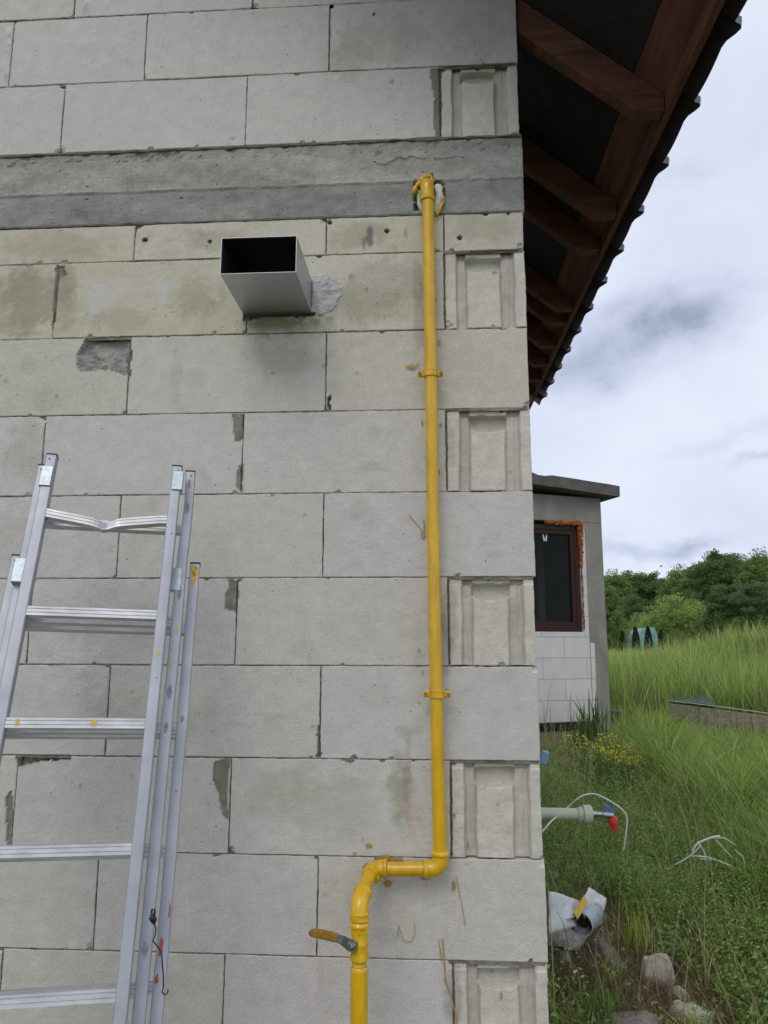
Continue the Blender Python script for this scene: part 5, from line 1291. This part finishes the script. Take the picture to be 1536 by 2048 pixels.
# leafy weeds: stems with small pointed leaves
def weed_mesh(name, spots, rng, col, leaf=(.010, .026), hgt=(.10, .32), nl=(26, 60), asp=.42, spread=.35):
    cent, cols, size = [], [], []
    for (wx, wy, s) in spots:
        gz = ground_z(wx, wy); h = rng.uniform(*hgt)*s; k = int(rng.uniform(*nl)); ns = rng.integers(2, 6); tint = 1+.22*rng.normal()
        for q in range(ns):
            a = rng.uniform(0, 2*PI); ln = rng.uniform(.1, spread)*h*2; t = rng.uniform(.12, 1, k//ns+1); jit = rng.normal(size=(len(t), 3))*.018*s
            p = np.stack([wx+math.cos(a)*ln*t, wy+math.sin(a)*ln*t, gz+h*t*(1-.15*t)], 1)+jit; p[:, 2] = np.maximum(p[:, 2], gz+.004)
            cent.append(p); cols.append(np.array(col)*tint*(1+.18*rng.normal(size=(len(t), 1)))); size.append(rng.uniform(leaf[0], leaf[1], len(t))*s*(1.15-.5*t))
    V, F, C = leaf_quads(np.concatenate(cent), np.concatenate(size), np.clip(np.concatenate(cols), .004, 1), aspect=asp, rng=rng); return mesh_np(name, V, F, C)
rg = np.random.default_rng(31)
def spots(n, r0, r1, f, a1=34):
    x, y = sector(n, r0, r1, a1=a1, rng=rg); k = (rg.uniform(size=len(x)) < f(x, y)) & ~bare(x, y, 1.15); return [(a, b, 1.0) for a, b in zip(x[k], y[k])]
sp1 = spots(1500, 3.0, 6.5, lambda x, y: np.clip(1.05-lushness(x, y), .08, 1))
o = link('weeds', weed_mesh('weeds', sp1, rg, (.23, .345, .095), leaf=(.006, .018), hgt=(.12, .42)), M['leaf']); tag(o, 'dark leafy weeds growing along the house wall', 'weeds', None, 'stuff')
sp2 = spots(950, 3.0, 7.0, lambda x, y: np.clip(1.0-lushness(x, y)*.7, .2, 1))
o = link('ferny_weeds', weed_mesh('ferny_weeds', sp2, rg, (.35, .45, .12), (.005, .012), (.15, .5), (60, 120), .3, .3), M['leaf']); tag(o, 'fine leaved yellowish green weeds between the grass', 'weeds', None, 'stuff')
sp3 = spots(150, 3.0, 6.0, lambda x, y: np.clip(1.1-lushness(x, y), .1, 1))
o = link('broad_weeds', weed_mesh('broad_weeds', sp3, rg, (.19, .31, .09), (.016, .032), (.06, .16), (10, 20), .6, .9), M['leaf']); tag(o, 'broad leaved low weeds near the rubble', 'weeds', None, 'stuff')
# taller single plants
def tall_weed(px, py, h, label, col, blade=True, n=16, name='tall_weed', cat='plant', lw=.026):
    c = gat(px, py); e = empty(name, c, label, cat); P = np.array([[c.x+NR.normal()*.05, c.y+NR.normal()*.05, c.z] for _ in range(n)])
    o = link('leaf_blades', blades('leaf_blades', P, NR.uniform(.55, 1.05, n)*h, np.full(n, lw), .35, np.array(col)*NR.uniform(.8, 1.2, (n, 1)), 6), M['grass'], e); return e
tall_weed(1188, 1492, .62, 'tall dark green leafy weed standing before the annex corner', (.09, .17, .055), n=46)
tall_weed(1170, 1500, .45, 'lower clump of dark green blades left of the tall weed by the annex', (.10, .19, .055), n=44)
tall_weed(1276, 1905, .22, 'yellow green grass tuft in the weeds above the pale oval rubble', (.40, .50, .11), n=60, lw=.008)
tall_weed(1236, 1800, .30, 'bright green feathery tuft right of the curved gutter piece', (.22, .38, .08), n=60, lw=.010)
tall_weed(1200, 2050, .16, 'broad bladed green grass tuft at the bottom edge beside the house corner', (.14, .29, .055), n=40, lw=.010)
def mustard(px, py, h, label, seed, n=7):
    c = gat(px, py); e = empty('mustard_plant', c, label, 'flowering plant'); rn = random.Random(seed); bm = bmesh.new(); fb = bmesh.new(); cent = []
    for i in range(n):
        a = rn.uniform(0, 2*PI); l = rn.uniform(.05, .22); hh = h*rn.uniform(.7, 1.05); tip = c+Vector((math.cos(a)*l, math.sin(a)*l, hh))
        bm_tube(bm, [c, c.lerp(tip, .5)+Vector((0, 0, .03)), tip], [.003, .0025, .0015], 5)
        for k in range(13):
            p = tip+Vector((rn.gauss(0, .020), rn.gauss(0, .020), rn.uniform(-.05, .012))); r = bmesh.ops.create_icosphere(fb, subdivisions=1, radius=rn.uniform(.003, .006)); bmesh.ops.translate(fb, verts=r['verts'], vec=p)
        for k in range(22):
            p = c.lerp(tip, rn.uniform(.1, .85)); cent.append((p.x+rn.gauss(0, .02), p.y+rn.gauss(0, .02), p.z))
    from_bm('stems', bm, M['weedstem'], e); from_bm('flowers', fb, M['flower'], e)['kind'] = 'stuff'
    V, F, C = leaf_quads(np.array(cent), .016, np.tile(np.array([[.09, .15, .03]]), (len(cent), 1)), aspect=.35); link('leaves', mesh_np('leaves', V, F, C), M['leaf'], e)
M['weedstem'] = mat('weed_stem', (.12, .19, .05), rough=.6)
mustard(1190, 1600, .50, 'yellow flowering plant nearest the house corner above the tap', 1, 9)
mustard(1222, 1604, .48, 'middle yellow flowering plant in the weeds above the tap', 2, 9)
mustard(1256, 1600, .46, 'yellow flowering plant farthest right above the tap', 3, 7)
mustard(1170, 1560, .36, 'small yellow flowering plant close to the dark tall weed', 4, 5)
